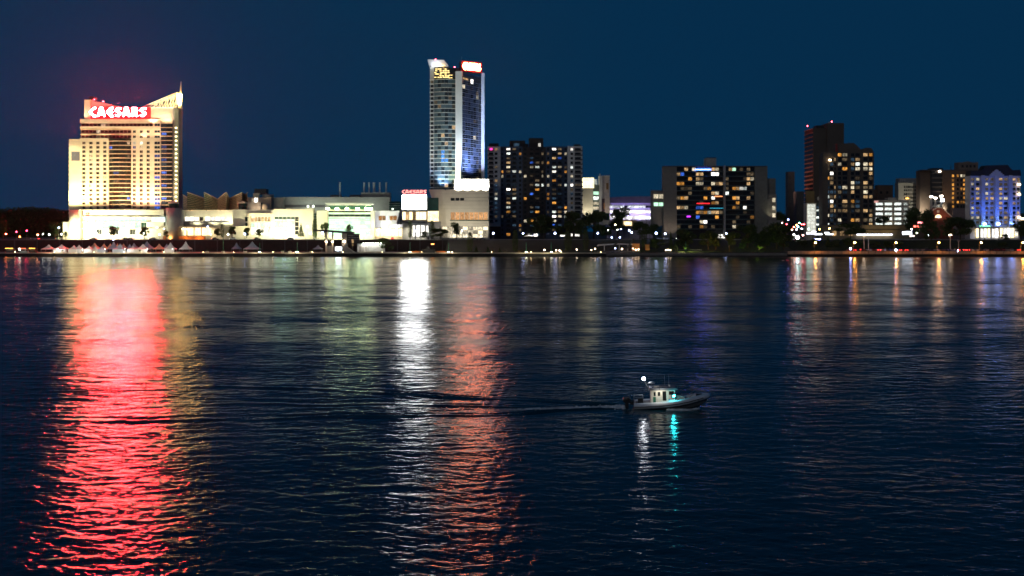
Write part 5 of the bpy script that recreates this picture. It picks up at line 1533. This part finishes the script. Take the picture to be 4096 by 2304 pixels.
for i in range(17):
    a = 60 + 145 * i + (13 * i) % 37
    t = thing('quay_light', ORD[i] + ' from the left of the small warm lights on the quay edge', 'lamp', (Wx(a, 720.4), 720.4, QZ + .34), 0, 'small warm lights on the quay edge')
    MB().cyl(0, 0, 0, .35, .12, .09, 8).build('stub', darkm, t)
    link('lens', unit(E('quay_edge_lamp', (1, .72, .35), 42), 'ball'), t, (0, 0, .48), (0, 0, 0), (.36, .36, .3))
# ------------------------------------------------------------------ peaked tents
tent_w = M('tent_white', (.72, .71, .68), .7, .08, .8)
tent_b = M('tent_blue_grey', (.36, .42, .5), .7, .1, .8)
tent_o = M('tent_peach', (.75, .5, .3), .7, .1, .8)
def tent(px, wpx, pyt, Y, label, mat, walls=(0, 0, 0, 0)):
    w = wpx * Y / F
    zt = Wz(pyt, Y) - QZ
    eh = min(2.5, zt * .52)
    t = thing('peaked_tent', label, 'tent', (Wx(px, Y), Y, QZ), 0, 'peaked tents on the promenade')
    m = MB()
    prof = [(1, 0), (.74, .14), (.48, .34), (.26, .6), (.1, .88), (.03, 1.0)]
    vs, fs = [], []
    for s, h in prof:
        for cx_, cy_ in ((-1, -1), (1, -1), (1, 1), (-1, 1)):
            vs.append((cx_ * w / 2 * s, cy_ * w / 2 * s, eh + (zt - eh) * h))
    for i in range(len(prof) - 1):
        for k in range(4): fs.append((i * 4 + k, i * 4 + (k + 1) % 4, (i + 1) * 4 + (k + 1) % 4, (i + 1) * 4 + k))
    m.add(vs, fs); m.build('roof', mat, t)
    m = MB()
    for sx, sy in ((0, -1), (0, 1)): m.box(-w / 2, w / 2, sy * w / 2 - .03, sy * w / 2 + .03, eh - .35, eh - .01)
    for sx in (-1, 1): m.box(sx * w / 2 - .03, sx * w / 2 + .03, -w / 2 + .04, w / 2 - .04, eh - .35, eh - .01)
    m.build('valance', mat, t)
    for sx in (-1, 1):
        for sy in (-1, 1): piece('pole', metal, t, sx * (w / 2 - .1) - .05, sx * (w / 2 - .1) + .05, sy * (w / 2 - .1) - .05, sy * (w / 2 - .1) + .05, 0, eh - .36)
    for k, (a, b, c, d) in enumerate(((-w / 2, w / 2, -w / 2 + .05, -w / 2 + .09), (-w / 2 + .05, -w / 2 + .09, -w / 2 + .1, w / 2 - .1), (w / 2 - .09, w / 2 - .05, -w / 2 + .1, w / 2 - .1), (-w / 2, w / 2, w / 2 - .09, w / 2 - .05))):
        if walls[k]: piece('wall_sheet', mat, t, a, b, c, d, .05, eh - .36)
TN = [(195, 44, 978, 735, 'w', 0), (247, 51, 978, 734, 'w', 1), (296, 33, 981, 733, 'w', 1), (317, 33, 980, 734, 'w', 1), (357, 32, 983, 732, 'w', 1), (378, 44, 972, 747, 'o', 0), (381, 26, 984, 733, 'w', 1), (416, 32, 974, 748, 'o', 0), (410, 30, 984, 734, 'b', 1), (441, 30, 974, 750, 'o', 0), (455, 40, 966, 742, 'b', 0), (470, 18, 973, 752, 'o', 0),
      (481, 46, 974, 733, 'b', 1), (494, 30, 974, 750, 'o', 0), (519, 26, 976, 746, 'b', 0), (536, 36, 972, 752, 'b', 0), (532, 36, 984, 733, 'w', 1), (572, 46, 976, 733, 'w', 1), (588, 54, 965, 748, 'b', 0), (637, 38, 975, 742, 'o', 0), (667, 30, 975, 746, 'b', 0), (682, 40, 969, 737, 'w', 1), (743, 42, 965, 738, 'w', 0), (946, 32, 970, 752, 'b', 0), (1009, 58, 966, 742, 'b', 0), (1272, 34, 980, 744, 'b', 0)]
nw = {'w': 'white', 'b': 'grey-blue', 'o': 'orange-lit'}
cnt = {}
for a, w_, t_, Y_, c, wl in TN:
    cnt[c] = cnt.get(c, 0) + 1
    lb = ORD[cnt[c] - 1] + ' from the left of the ' + nw[c] + ' peaked tents on the promenade'
    tent(a, w_, t_, Y_, lb, {'w': tent_w, 'b': tent_b, 'o': tent_o}[c], (wl, wl, wl and random.random() < .5, 0))
for i, (a, b) in enumerate(((405, 744), (440, 746), (470, 748), (505, 745), (650, 745), (735, 744))):
    t = thing('festoon_lamp', ORD[i] + ' from the left of the orange lamps glowing among the tents', 'lamp', (Wx(a, b), b, QZ), 0, 'orange lamps among the tents')
    link('pole', LPM, t, scale=(.6, .6, 2.1))
    link('bulb', unit(E('tent_bulb', (1, .4, .08), 60), 'ball'), t, (0, 0, 2.3), (0, 0, 0), (.5, .5, .5))
for i, a in enumerate((230, 330, 420, 500, 590, 690)):
    globe_lamp(a, 996, 726, QZ, ORD[i] + ' from the left of the white lights in front of the tents', globe_white, .16, 'white lights before the tents', 'bollard_light')
    tnm = COL.objects[-1].parent.name
    lamp(bpy.data.objects[tnm], (0, -.4, 1.9), (0, 9, 1.2), 1500, (1, .97, .9), 140, k=.5)  # spot added to brighten the tents
    for s_ in (-1, 1): lamp(bpy.data.objects[tnm], (s_ * .4, -8.2, 3.0), (s_ * 8, -5.6, .0), 2000, (1, .85, .55), 135, k=.4)  # more spots added off the quay so the coping shows
globe_lamp(454, 957, 758, QZ, 'tall lamp with blue-white head rising behind the tents', globe_blue, .55, None, 'street_lamp')

# ------------------------------------------------------------------ cars
def car_meshes(col, name):
    body = M('car_paint_' + name, col, .3, .08, 1)
    m = MB(); m.prism([(-2.2, .3), (2.2, .3), (2.25, .62), (2.1, .85), (1.1, .93), (.55, 1.0), (-1.3, 1.0), (-2.15, .92), (-2.25, .6)], -.86, .86)
    b = m.mesh('car_body', body)
    m = MB(); m.prism([(-1.55, .98), (.75, .98), (.2, 1.45), (-1.1, 1.48)], -.74, .74)
    g = m.mesh('car_glass', gdark)
    m = MB(); m.box(-1.0, .15, -.7, .7, 1.46, 1.51)
    r_ = m.mesh('car_roof', body)
    return b, g, r_
m = MB(); m.tube([(0, -.1, 0), (0, .1, 0)], .33, 12); wheel_me = m.mesh('car_wheel', M('tyre', (.015, .015, .015), .9))
tail = E('tail_light', (1, .04, .03), 14); head = E('head_light', (1, .96, .85), 16)
mk = M('tail_off', (.25, .02, .02), .3); hk = M('head_off', (.6, .6, .6), .2)
CM = [car_meshes(c, n) for c, n in (((.62, .62, .6), 'white'), ((.03, .03, .035), 'black'), ((.28, .3, .32), 'silver'), ((.2, .02, .02), 'red'), ((.03, .05, .12), 'blue'), ((.09, .09, .095), 'grey'))]
CN = ['white', 'black', 'silver', 'dark red', 'dark blue', 'grey']
def car(x, y, z, rz, k, label, lights, group, s=1.0):
    t = thing('parked_car' if 'park' in group else 'car', label, 'car', (x, y, z), rz, group)
    b, g, r_ = CM[k]
    for nm_, me_ in (('body', b), ('glasshouse', g), ('roof', r_)): link(nm_, me_, t)
    for sx in (-1.35, 1.35):
        for sy in (-.8, .8): link('wheel', wheel_me, t, (sx, sy, .33))
    for sy in (-.65, .65):
        piece('tail_light', tail if lights & 1 else mk, t, -2.3, -2.16, sy - .22, sy + .22, .62, .85)
        piece('headlight', head if lights & 2 else hk, t, 2.13, 2.27, sy - .2, sy + .2, .55, .75)
    t.scale = (s, s, s)
rc = random.Random(12)
lot = []
pxc = 3395
i = 0
while pxc < 4090:
    row = 741
    k = rc.choice([0, 0, 2, 2, 5, 1, 4, 3])
    lights = 1 if rc.random() < .22 else 0
    lot.append((pxc, row, k, lights)); pxc += rc.uniform(17, 24)
pxc = 3440
while pxc < 4080:
    lot.append((pxc, 751, rc.choice([0, 2, 5, 1, 4]), 1 if rc.random() < .1 else 0)); pxc += rc.uniform(24, 46)
cc = {}
for a, Y_, k, li in lot:
    rowname = 'front' if Y_ < 745 else 'back'
    cc[rowname, k] = cc.get((rowname, k), 0) + 1
    car(Wx(a, Y_), Y_, LZ, R(90) + rc.uniform(-.15, .15), k, f'{ORD[cc[rowname, k] - 1]} {CN[k]} car from the left in the {rowname} row of the riverside parking lot', li, 'cars parked in the riverside lot', 1.1 + rc.uniform(-.08, .12))
for i, (a, Y_, k, rz, li, lb) in enumerate(((372, 787, 0, R(180), 3, 'white car driving below the left end of the white podium'), (141, 786, 2, R(180), 3, 'silver car with lit headlamps in the street left of the casino'), (238, 783, 5, 0, 1, 'grey car with red tail lights left of the casino'),
        (520, 786, 0, R(180), 3, 'white car below the dark podium tree'), (610, 786, 2, R(180), 2, 'silver car driving left toward the podium'), (505, 784, 1, 0, 1, 'black car with red tail lights below the podium'), (862, 784, 5, 0, 1, 'grey car with red tail lights right of the golden entrance'), (932, 783, 0, R(180), 2, 'white car below the slim cypress'),
        (1030, 784, 1, 0, 1, 'black car below the bright entrance block'), (1163, 783, 4, 0, 3, 'dark blue car left of the spruce'), (1570, 783, 1, R(90), 1, 'black car with red lights outside the gate house'), (1900, 781, 1, R(10), 0, 'black car parked under the theatre lobby'), (1930, 781, 5, R(5), 0, 'grey car right of the black one at the theatre'),
        (2640, 785, 2, 0, 2, 'silver car under the slab block annex'), (2665, 785, 0, 0, 2, 'white car under the left end wall of the slab block'), (2690, 785, 1, 0, 2, 'black car under the left end wall of the slab block'))):
    car(Wx(a, Y_), Y_, UZ + .01, rz, k, lb, li, 'cars on the casino road', 1.1)

# ------------------------------------------------------------------ promenade furniture
# pavilion with a sloping roof and lit columns
pv = Bld('riverside_pavilion', 'dark promenade pavilion with sloping blade roof and lit columns', 1340, 752, QZ, 'pavilion')
pv.poly('blade_roof', darkm, [(1252, 919), (1300, 919), (1415, 928), (1412, 936), (1360, 932), (1255, 924)], -2, 5)
for a, t_ in ((1305, 930), (1330, 931)):
    pv.box('column', stone, a - 3, 926, a + 3, 1008, 0, .9)
    pv.box('column_light', globe_warm, a - 3.5, 965, a + 3.5, 969, -.6, -.1)
    pv.flood(a, 968, -1.2, a, 985, 0, 300, (1, .75, .5), 80)
pv.box('core', greyc, 1367, 930, 1387, 1008, 0, 6)
pv.box('core_light', globe_warm, 1373, 962, 1380, 970, -.5, -.1)
pv.flood(1376, 972, -2, 1376, 985, 0, 300, (1, .8, .6), 90)
pv.box('dark_screen', darkm, 1388, 935, 1436, 972, 1, 4)
for y in (942, 950, 958): pv.box('slat', metal, 1389, y - .4, 1435, y + .4, .8, .98)
pv.box('window', lit_warm, 1406, 958, 1414, 972, .6, .95); pv.box('window', lit_warm, 1407, 977, 1414, 983, .6, .95)
pv.poly('stair', greyc, [(1375, 1008), (1380, 980), (1420, 1008)], -3, -.3)
for k in range(7): pv.box('step', stone, 1380 + k * 5.6, 981 + k * 4, 1386 + k * 5.6, 983 + k * 4, -3.3, -3.02)
pv.box('base_wall', greyc, 1300, 984, 1366, 1009, 1, 5)
sr = thing('promenade_screen', 'glaring blue-white screen on the promenade below the pavilion', 'screen', (Wx(1354, 740), 740, QZ))
piece('panel', E('screen_bluewhite', (.75, .85, 1.0), 20), sr, -1.9, 1.9, -.1, .1, Wz(1002, 740) - QZ, Wz(989, 740) - QZ)
piece('case', darkm, sr, -2.1, 2.1, .11, .4, Wz(1003, 740) - QZ, Wz(988, 740) - QZ)
for s in (-1.5, 1.5): piece('leg', darkm, sr, s - .1, s + .1, .15, .35, 0, Wz(1003, 740) - QZ)
sd = Bld('lit_white_shed', 'white louvred promenade shed lit along its top edge', 1482, 741, QZ, 'shed')
sd.box('wall', white, 1429, 975, 1470, 1008, 0, 6)
sd.box('wall', white, 1471, 977, 1536, 1007, .6, 6)
for k in range(7): sd.box('louvre', white, 1472, 979 + k * 4, 1518, 981 + k * 4, .2, .58)
for k in range(3): sd.box('door', M('shed_door', (.5, .48, .44), .7), 1437 + 11 * k, 985, 1446 + 11 * k, 1008, -.15, -.01)
sd.box('ramp', stone, 1440, 1006.5, 1536, 1010, -5, -.16)
for k in range(8):
    sd.box('eave_lamp', globe_white, 1452 + 10 * k, 972, 1455 + 10 * k, 974.5, -1.1, -.6)
    if k % 2 == 0: sd.flood(1452 + 10 * k, 971, -2.6, 1452 + 10 * k, 995, 0, 520, (1, .95, .85), 130)
# covered terrace with dark slanting struts near the cypress
tr_ = Bld('promenade_terrace', 'open terrace roof on slanting dark struts at the end of the quay', 2455, 738, QZ, 'pavilion')
tr_.poly('roof', metal, [(2390, 985), (2396, 978), (2470, 974), (2530, 976), (2530, 979), (2470, 978), (2400, 983)], 0, 6)
for a in (2418, 2478, 2512): tr_.box('post', metal, a - 1.5, 979, a + 1.5, 1011, 1, 1.5)
for a, b in (((2430, 1000), (2482, 961)), ((2500, 1005), (2535, 955))):
    MB().tube([(tr_.x(a[0]), -.5, tr_.z(a[1])), (tr_.x(b[0]), -.5, tr_.z(b[1]))], .6, 6).build('strut', darkm, tr_.root)
tr_.box('orange_wall', M('orange_wall', (.55, .22, .09), .8), 2530, 974, 2560, 1003, 2, 6)
tr_.box('deck', darkc, 2392, 1003, 2560, 1011, -1, 6)
tr_.flood(2545, 1006, -3, 2545, 988, 2, 250, (1, .5, .15), 120)
ol = Bld('orange_lit_hut', 'small hut with an orange glowing wall left of the lawn', 2590, 742, QZ, 'hut')
ol.box('wall', M('orange_wall', (.55, .22, .09)), 2582, 978, 2598, 1006, 0, 4); ol.box('roof', darkm, 2579, 975, 2600, 978, -.6, 4.5)
ol.flood(2590, 1008, -2.5, 2590, 990, 0, 260, (1, .5, .12), 120)
# dark monument and orange-lit hedges on the promenade
mo = thing('dark_monument', 'dark stepped monument block on the promenade left of the first cypress', 'monument', (Wx(1712, 735), 735, QZ))
s_ = 735 / F
MB().box(-27 * s_, 27 * s_, 0, 3, 0, 13 * s_).box(-8 * s_, 6 * s_, .5, 2.5, 13 * s_ + .002, 24 * s_).build('block', darkm, mo)
piece('ember_light', E('ember', (1, .3, .08), 8), mo, 2, 4, -.4, -.1, 33 * s_, 36 * s_)
piece('post', darkm, mo, 2.8, 3.0, -.3, -.2, 13 * s_, 33 * s_)
for i, (a, b) in enumerate(((1640, 1690), (1745, 1800), (1955, 1985), (2002, 2040), (2070, 2085), (2400, 2440))):
    t = thing('low_hedge', ORD[i] + ' from the left of the orange-lit low walls on the promenade', 'hedge wall', (Wx((a + b) / 2, 742), 742, QZ), 0, 'orange-lit low promenade walls')
    w = (b - a) * 742 / F / 2
    MB().prism([(-w, 0), (w, 0), (w * .97, .9), (-w * .97, .95)], 0, .8).build('wall', M('orange_wall', (.55, .22, .09)), t)
    lamp(t, (0, -3, 1.4), (0, 0, .4), 330, (1, .45, .1), 150)
# lit lawn and shelters in the park, planters, deck boxes
lw = tag(MB().box(Wx(2705, 735), Wx(2880, 735), 728.5, 741, 2.6, 2.95).build('lawn', M('lawn_lit', (.10, .15, .03), .95, .4, 1.2)), 'pale lit lawn strip beside the river', kind='structure')  # lamplight put into the paler green of the grass
fr = thing('lawn_fence', 'low pale fence along the lit lawn', 'fence', (Wx(2755, 741), 741, 2.95))
for k in range(15): piece('post', metal, fr, -8.5 + k * 1.2, -8.42 + k * 1.2, 0, .1, 0, 1.1)
piece('rail', metal, fr, -8.6, 8.5, -.06, -.01, .95, 1.08)
for i, (a, b, wv, c) in enumerate(((2740, 1003, 500, (.85, 1, .25)), (3037, 1000, 700, (.8, 1, .2)), (2972, 1000, 200, (.5, 1, .2)), (2862, 1000, 900, (1, .5, .08)), (2918, 1000, 900, (1, .55, .1)), (3095, 1000, 200, (.8, 1, .2)), (2576, 998, 260, (.7, 1, .2)))):
    t = thing('tree_uplight', ORD[i] + ' small ground floodlight lighting a riverside park tree', 'floodlight', (Wx(a, 731), 731, QZ + .9), 0, 'park tree uplights')
    lamp(t, (0, 0, .7), (0, 8, 5), wv * 2.2, c, 120)
    piece('stake', darkm, t, -.1, .1, -.1, .1, 0, .5)
for i, a in enumerate((222, 1036, 1259, 1300, 1396)):
    t = thing('tree_uplight', ORD[i] + ' from the left of the added floodlights brightening the casino trees', 'floodlight', (Wx(a, 774), 774, UZ), 0, 'casino tree uplights')
    lamp(t, (0, 0, .7), (0, 10, 6), 5200, (.95, 1, .45), 120)  # unseen uplight added to brighten the tree
    piece('stake', darkm, t, -.1, .1, -.1, .1, 0, .5)
shrub_me = CR['broad'][0]
for i, a in enumerate((108, 250, 560, 829, 893, 980, 1130, 1160, 1185, 1245)):
    t = thing('planter', ORD[i] + ' from the left of the pale planters at the quay edge', 'planter', (Wx(a, 723.5), 723.5, QZ), 0, 'pale planters on the quay')
    MB().prism([(-.75, 0), (.75, 0), (.9, 1.0), (-.9, 1.0)], -.6, .6).build('box', stone, t)
    MB().box(-.98, .98, -.68, .68, 1.002, 1.14).build('rim', white, t)
    link('shrub', shrub_me, t, (0, 0, .7), scale=(1.4, 1.1, 1.5))
# vehicles and kiosks at the left end of the promenade
for i, (a, w_, c, lb) in enumerate(((38, 30, darkc, 'dark kiosk with an orange lit eave at the far left of the promenade'), (92, 26, greyc, 'grey kiosk beside the glaring white lamp at the far left'), (130, 24, brown, 'dark red kiosk left of the first white tent'))):
    t = thing('promenade_kiosk', lb, 'kiosk', (Wx(a, 738), 738, QZ))
    w = w_ * 738 / F / 2
    piece('hut', c, t, -w, w, 0, 3, 0, 2.6); piece('roof', darkm, t, -w - .4, w + .4, -.7, 3.3, 2.602, 2.85)
    piece('eave_light', E('eave_amber', (1, .5, .08), 5) if i != 1 else E('eave_red', (1, .15, .05), 3), t, -w, w, -.75, -.72, 2.6, 2.95)
    piece('hatch', lit_dim, t, -w * .6, w * .6, -.06, -.01, 1.2, 2.1)
globe_lamp(78, 997, 733, QZ, 'glaring white lamp between the kiosks at the far left', globe_white, .55, None, 'work_light')
# ------------------------------------------------------------------ patrol boat
def build_boat():
    t = thing('patrol_boat', 'small grey patrol boat with white cabin and outboard motors crossing the river', 'boat', (BOAT.x, BOAT.y, 0), BOAT_RZ)
    t.rotation_euler = (0, R(-1.5), BOAT_RZ)
    tube_m = M('collar_grey', (.6, .64, .68), .55, .12, 2.5)
    hullm = M('hull_aluminium', (.08, .09, .1), .4, .25, 2)
    cab = M('cabin_cream', (.72, .68, .58), .5, .1, 2)
    blackm = M('motor_black', (.012, .012, .014), .35, .2, 3)
    # foam collar: two sides meeting at the bow
    path = [(-3.0, 1.22, .36), (-2.2, 1.27, .37), (-1.0, 1.3, .42), (.2, 1.3, .5), (1.3, 1.24, .62), (2.3, 1.06, .78), (3.1, .8, .94), (3.75, .48, 1.06), (4.2, .18, 1.12), (4.32, 0, 1.13)]
    rad = [.28, .3, .3, .3, .3, .3, .29, .28, .26, .24]
    full = [(x, y, z) for x, y, z in path] + [(x, -y, z) for x, y, z in path[::-1][1:]]
    col_ = MB().tube(full, rad + rad[::-1][1:], 12).build('collar', tube_m, t, True)
    for s in (-1, 1):
        pts = [(x, s * (y + .29), z - .06) for x, y, z in path[:-2]]
        MB().tube(pts, .045, 6).build('rub_strake', M('strake_black', (.02, .02, .022), .6), col_)
    # hull below the collar
    vs, st = [], [(-3.0, 1.1, .25, -.35), (-1, 1.18, .3, -.4), (1.2, 1.12, .5, -.36), (2.6, .85, .75, -.2), (3.5, .5, .92, .12), (4.15, .06, 1.0, .72)]
    for x, w, zt, zk in st: vs += [(x, -w, zt), (x, -w * .8, zk * .5 + zt * .25), (x, 0, zk), (x, w * .8, zk * .5 + zt * .25), (x, w, zt)]
    fs = [(i * 5 + k, (i + 1) * 5 + k, (i + 1) * 5 + k + 1, i * 5 + k + 1) for i in range(len(st) - 1) for k in range(4)] + [(4, 3, 2, 1, 0)]
    fs += [(i * 5, i * 5 + 4, (i + 1) * 5 + 4, (i + 1) * 5) for i in range(len(st) - 1)]
    MB().add(vs, fs).build('hull', hullm, t)
    MB().prism([(-3.0, .42), (3.3, .78), (3.3, .86), (-3.0, .5)], -1.05, 1.05).build('deck', M('deck_grey', (.16, .17, .18), .8, .2, 3), t)
    # cabin: side walls with real openings
    zb, zt = .62, 1.84
    W2 = .98
    def side(s):
        y = s * W2
        xs_l, xs_r = -1.36, 1.02
        op = [(-1.06, -.86, 1.28, 1.68), (-.66, -.42, 1.28, 1.68), (-.2, .16, .82, 1.74), (.42, .92, 1.38, 1.74)]
        xs = sorted({xs_l, xs_r} | {v for o in op for v in o[:2]})
        zs = sorted({zb, zt} | {v for o in op for v in o[2:]})
        m = MB()
        for xa, xb in zip(xs, xs[1:]):
            for za, zc in zip(zs, zs[1:]):
                if not any(o[0] <= xa and xb <= o[1] and o[2] <= za and zc <= o[3] for o in op):
                    m.box(xa, xb, y - .025, y + .025, za, zc)
        w = m.build('cabin_side', cab, t)
        for i, o in enumerate(op):
            piece('door' if i == 2 else 'window', gdark, w, o[0], o[1], y - s * .03 - .01, y - s * .03 + .01, o[2], o[3])
        piece('stripe', M('stripe_green', (.02, .16, .1), .5), w, -1.12, -.86, y + s * .026, y + s * .03, .64, 1.2)
        piece('registration_mark', M('mark_blue', (.25, .45, .6), .5), w, .38, .56, y + s * .026, y + s * .03, .82, 1.0)
    side(-1); side(1)
    MB().box(-1.36, -1.31, -W2 + .03, W2 - .03, zb, zt).build('cabin_rear', cab, t)
    MB().prism([(1.02, zb), (1.1, zb), (1.02, zt), (.96, zt)], -W2 + .03, W2 - .03).build('windscreen', gdark, t)
    MB().prism([(-1.5, zt + .002), (1.22, zt + .002), (1.3, zt + .1), (1.1, zt + .2), (-1.45, zt + .2)], -1.06, 1.06).build('cabin_roof', M('roof_grey', (.2, .22, .25), .6, .15, 3), t)
    MB().prism([(1.04, .74), (2.05, .88), (1.86, 1.16), (1.5, 1.27), (1.04, 1.32)], -.8, .8).build('fore_cabin', cab, t)
    MB().box(1.2, 1.6, -.3, .3, 1.3, 1.38).build('hatch', blackm, t)
    for s in (-.42, .42):
        m = MB()
        m.prism([(-4.0, .62), (-3.35, .62), (-3.3, .95), (-3.5, 1.1), (-3.95, 1.05), (-4.08, .85)], s - .24, s + .24)
        m.prism([(-3.85, .62), (-3.5, .62), (-3.55, -.4), (-3.85, -.4)], s - .1, s + .1)
        m.box(-3.4, -3.0, s - .12, s + .12, .4, .7)
        ob = m.build('outboard_motor', blackm, t)
        MB().box(-3.98, -3.6, s - .245, s + .245, .98, 1.0).build('cowl_stripe', metal, ob)
    rail = M('rail_steel', (.3, .3, .3), .35, .1, 3, .6)
    m = MB()
    for s in (-.8, .8):
        m.tube([(-3.0, s, .5), (-2.95, s, 1.15), (-2.1, s, 1.15), (-2.05, s, .5)], .035, 6)
    m.tube([(-2.95, -.8, 1.15), (-2.95, .8, 1.15)], .035, 6)
    m.build('tow_frame', rail, t)
    MB().box(-2.6, -2.05, -.5, .5, .5, 1.0).build('engine_box', blackm, t)
    # mast with the bright all-round light, radar dome, antennas
    m = MB(); m.tube([(-1.4, 0, zt), (-1.75, 0, 2.3), (-1.95, 0, 2.72)], .05, 6); m.tube([(-1.4, .5, zt + .1), (-1.75, 0, 2.3)], .035, 6); m.tube([(-1.4, -.5, zt + .1), (-1.75, 0, 2.3)], .035, 6)
    m.build('mast', rail, t)
    MB().ball(-1.96, 0, 2.86, .15, 12, 8).build('mast_light', E('mast_light', (.9, .93, 1.0), 70), t, True)
    MB().lathe([(.001, 0), (.3, .02), (.32, .12), (.2, .2), (.001, .22)], 14, (-1.2, 0, 2.36)).build('radar_dome', white, t, True)
    MB().cyl(-1.2, 0, zt + .2, 2.36, .05, .05, 6).build('radar_post', rail, t)
    MB().tube([(-.7, -.7, 2.12), (2.05, -.7, 2.28)], [.03, .012], 6).build('antenna', rail, t)
    MB().tube([(-.7, .7, 2.12), (2.0, .7, 2.24)], [.03, .012], 6).build('antenna', rail, t)
    for x in (.1, .5): MB().tube([(x, .3, zt + .2), (x, .3, 3.1)], [.016, .006], 5).build('whip_antenna', rail, t)
    MB().box(-1.0, -.5, -.35, .35, zt + .21, zt + .36).build('roof_box', metal, t)
    MB().ball(.55, -.2, zt + .32, .11, 8, 6).build('search_light', white, t, True)
    MB().box(.8, .98, -1.2, -1.13, 1.22, 1.36).build('starboard_light', E('starboard_cyan', (.03, .88, 1.0), 200), t)
    MB().box(.66, 1.14, -1.125, -1.0, 1.12, 1.46).build('light_screen', blackm, t)  # board added to keep the light's spill off the cabin
    lamp(t, (-.5, -1.75, 2.05), (-.3, -.98, 1.1), 60, (1, .93, .8), 130, k=.14)  # unseen lamp added to brighten the cabin side
    MB().tube([(-.5, -1.0, 2.0), (-.5, -1.7, 2.1)], .02, 5).build('added_lamp_bracket', rail, t)  # made-up bracket carrying the added lamp
    m = MB(); m.tube([(2.4, -.85, 1.1), (3.0, -.7, 1.55), (3.8, -.3, 1.6), (4.05, 0, 1.5), (3.8, .3, 1.6), (3.0, .7, 1.55), (2.4, .85, 1.1)], .03, 6); m.build('bow_rail', rail, t)
    MB().box(3.1, 3.7, -.25, .25, .95, 1.3).build('bow_box', blackm, t)
build_boat()
# churned foam of bow wave and propeller wash
def foam():
    foamm = M('foam', (.5, .56, .6), .8, .5, 3)
    m, N, L = nmat('foam_lace')
    r = random.Random(9)
    mb = MB()
    def blob(x, y, s):
        n = 6
        z = .05 + r.uniform(0, .1)
        ring = [(x + s * 1.7 * r.uniform(.6, 1.1) * math.cos(k * 6.28 / n), y + s * .8 * r.uniform(.6, 1.1) * math.sin(k * 6.28 / n), z - .1) for k in range(n)]
        mb.add(ring + [(x, y, z + s * .35)], [(k, (k + 1) % n, n) for k in range(n)])
    c, s_ = math.cos(BOAT_RZ), math.sin(BOAT_RZ)
    def loc(u, v): return BOAT.x + c * u - s_ * v, BOAT.y + s_ * u + c * v
    for k in range(1100):
        tt = r.random() ** 1.3
        u = -4.0 - 13.0 * tt
        v = -.1 - 3.4 * tt ** .95 + r.gauss(0, .42 * (1 - .5 * tt))
        blob(*loc(u, v), r.uniform(.05, .15) * (1.15 - tt))
    for k in range(300):
        u = r.uniform(.2, 3.4)
        v = -1.35 - .12 * (3.4 - u) + r.gauss(0, .12) + max(0, u - 2.2) * .55
        blob(*loc(u, v), r.uniform(.04, .11))
    for k in range(120):
        u = r.uniform(.2, 3.4)
        v = 1.35 + .12 * (3.4 - u) + r.gauss(0, .12) - max(0, u - 2.2) * .55
        blob(*loc(u, v), r.uniform(.04, .1))
    tag(mb.build('wake_foam', foamm), 'pale churned foam behind and beside the patrol boat', 'foam', kind='stuff')
foam()

# ------------------------------------------------------------------ night air over the river
hm, N, L = nmat('night_haze')
out = N.new('ShaderNodeOutputMaterial')
pv_ = N.new('ShaderNodeVolumePrincipled')
pv_.inputs['Color'].default_value = (.85, .88, .95, 1)
pv_.inputs['Density'].default_value = 0.000012
pv_.inputs['Anisotropy'].default_value = 0.87
L.new(pv_.outputs[0], out.inputs['Volume'])
tag(MB().box(-1600, 1600, -60, 3100, -4, 170).build('haze', hm), 'thin night haze over the river', kind='stuff')
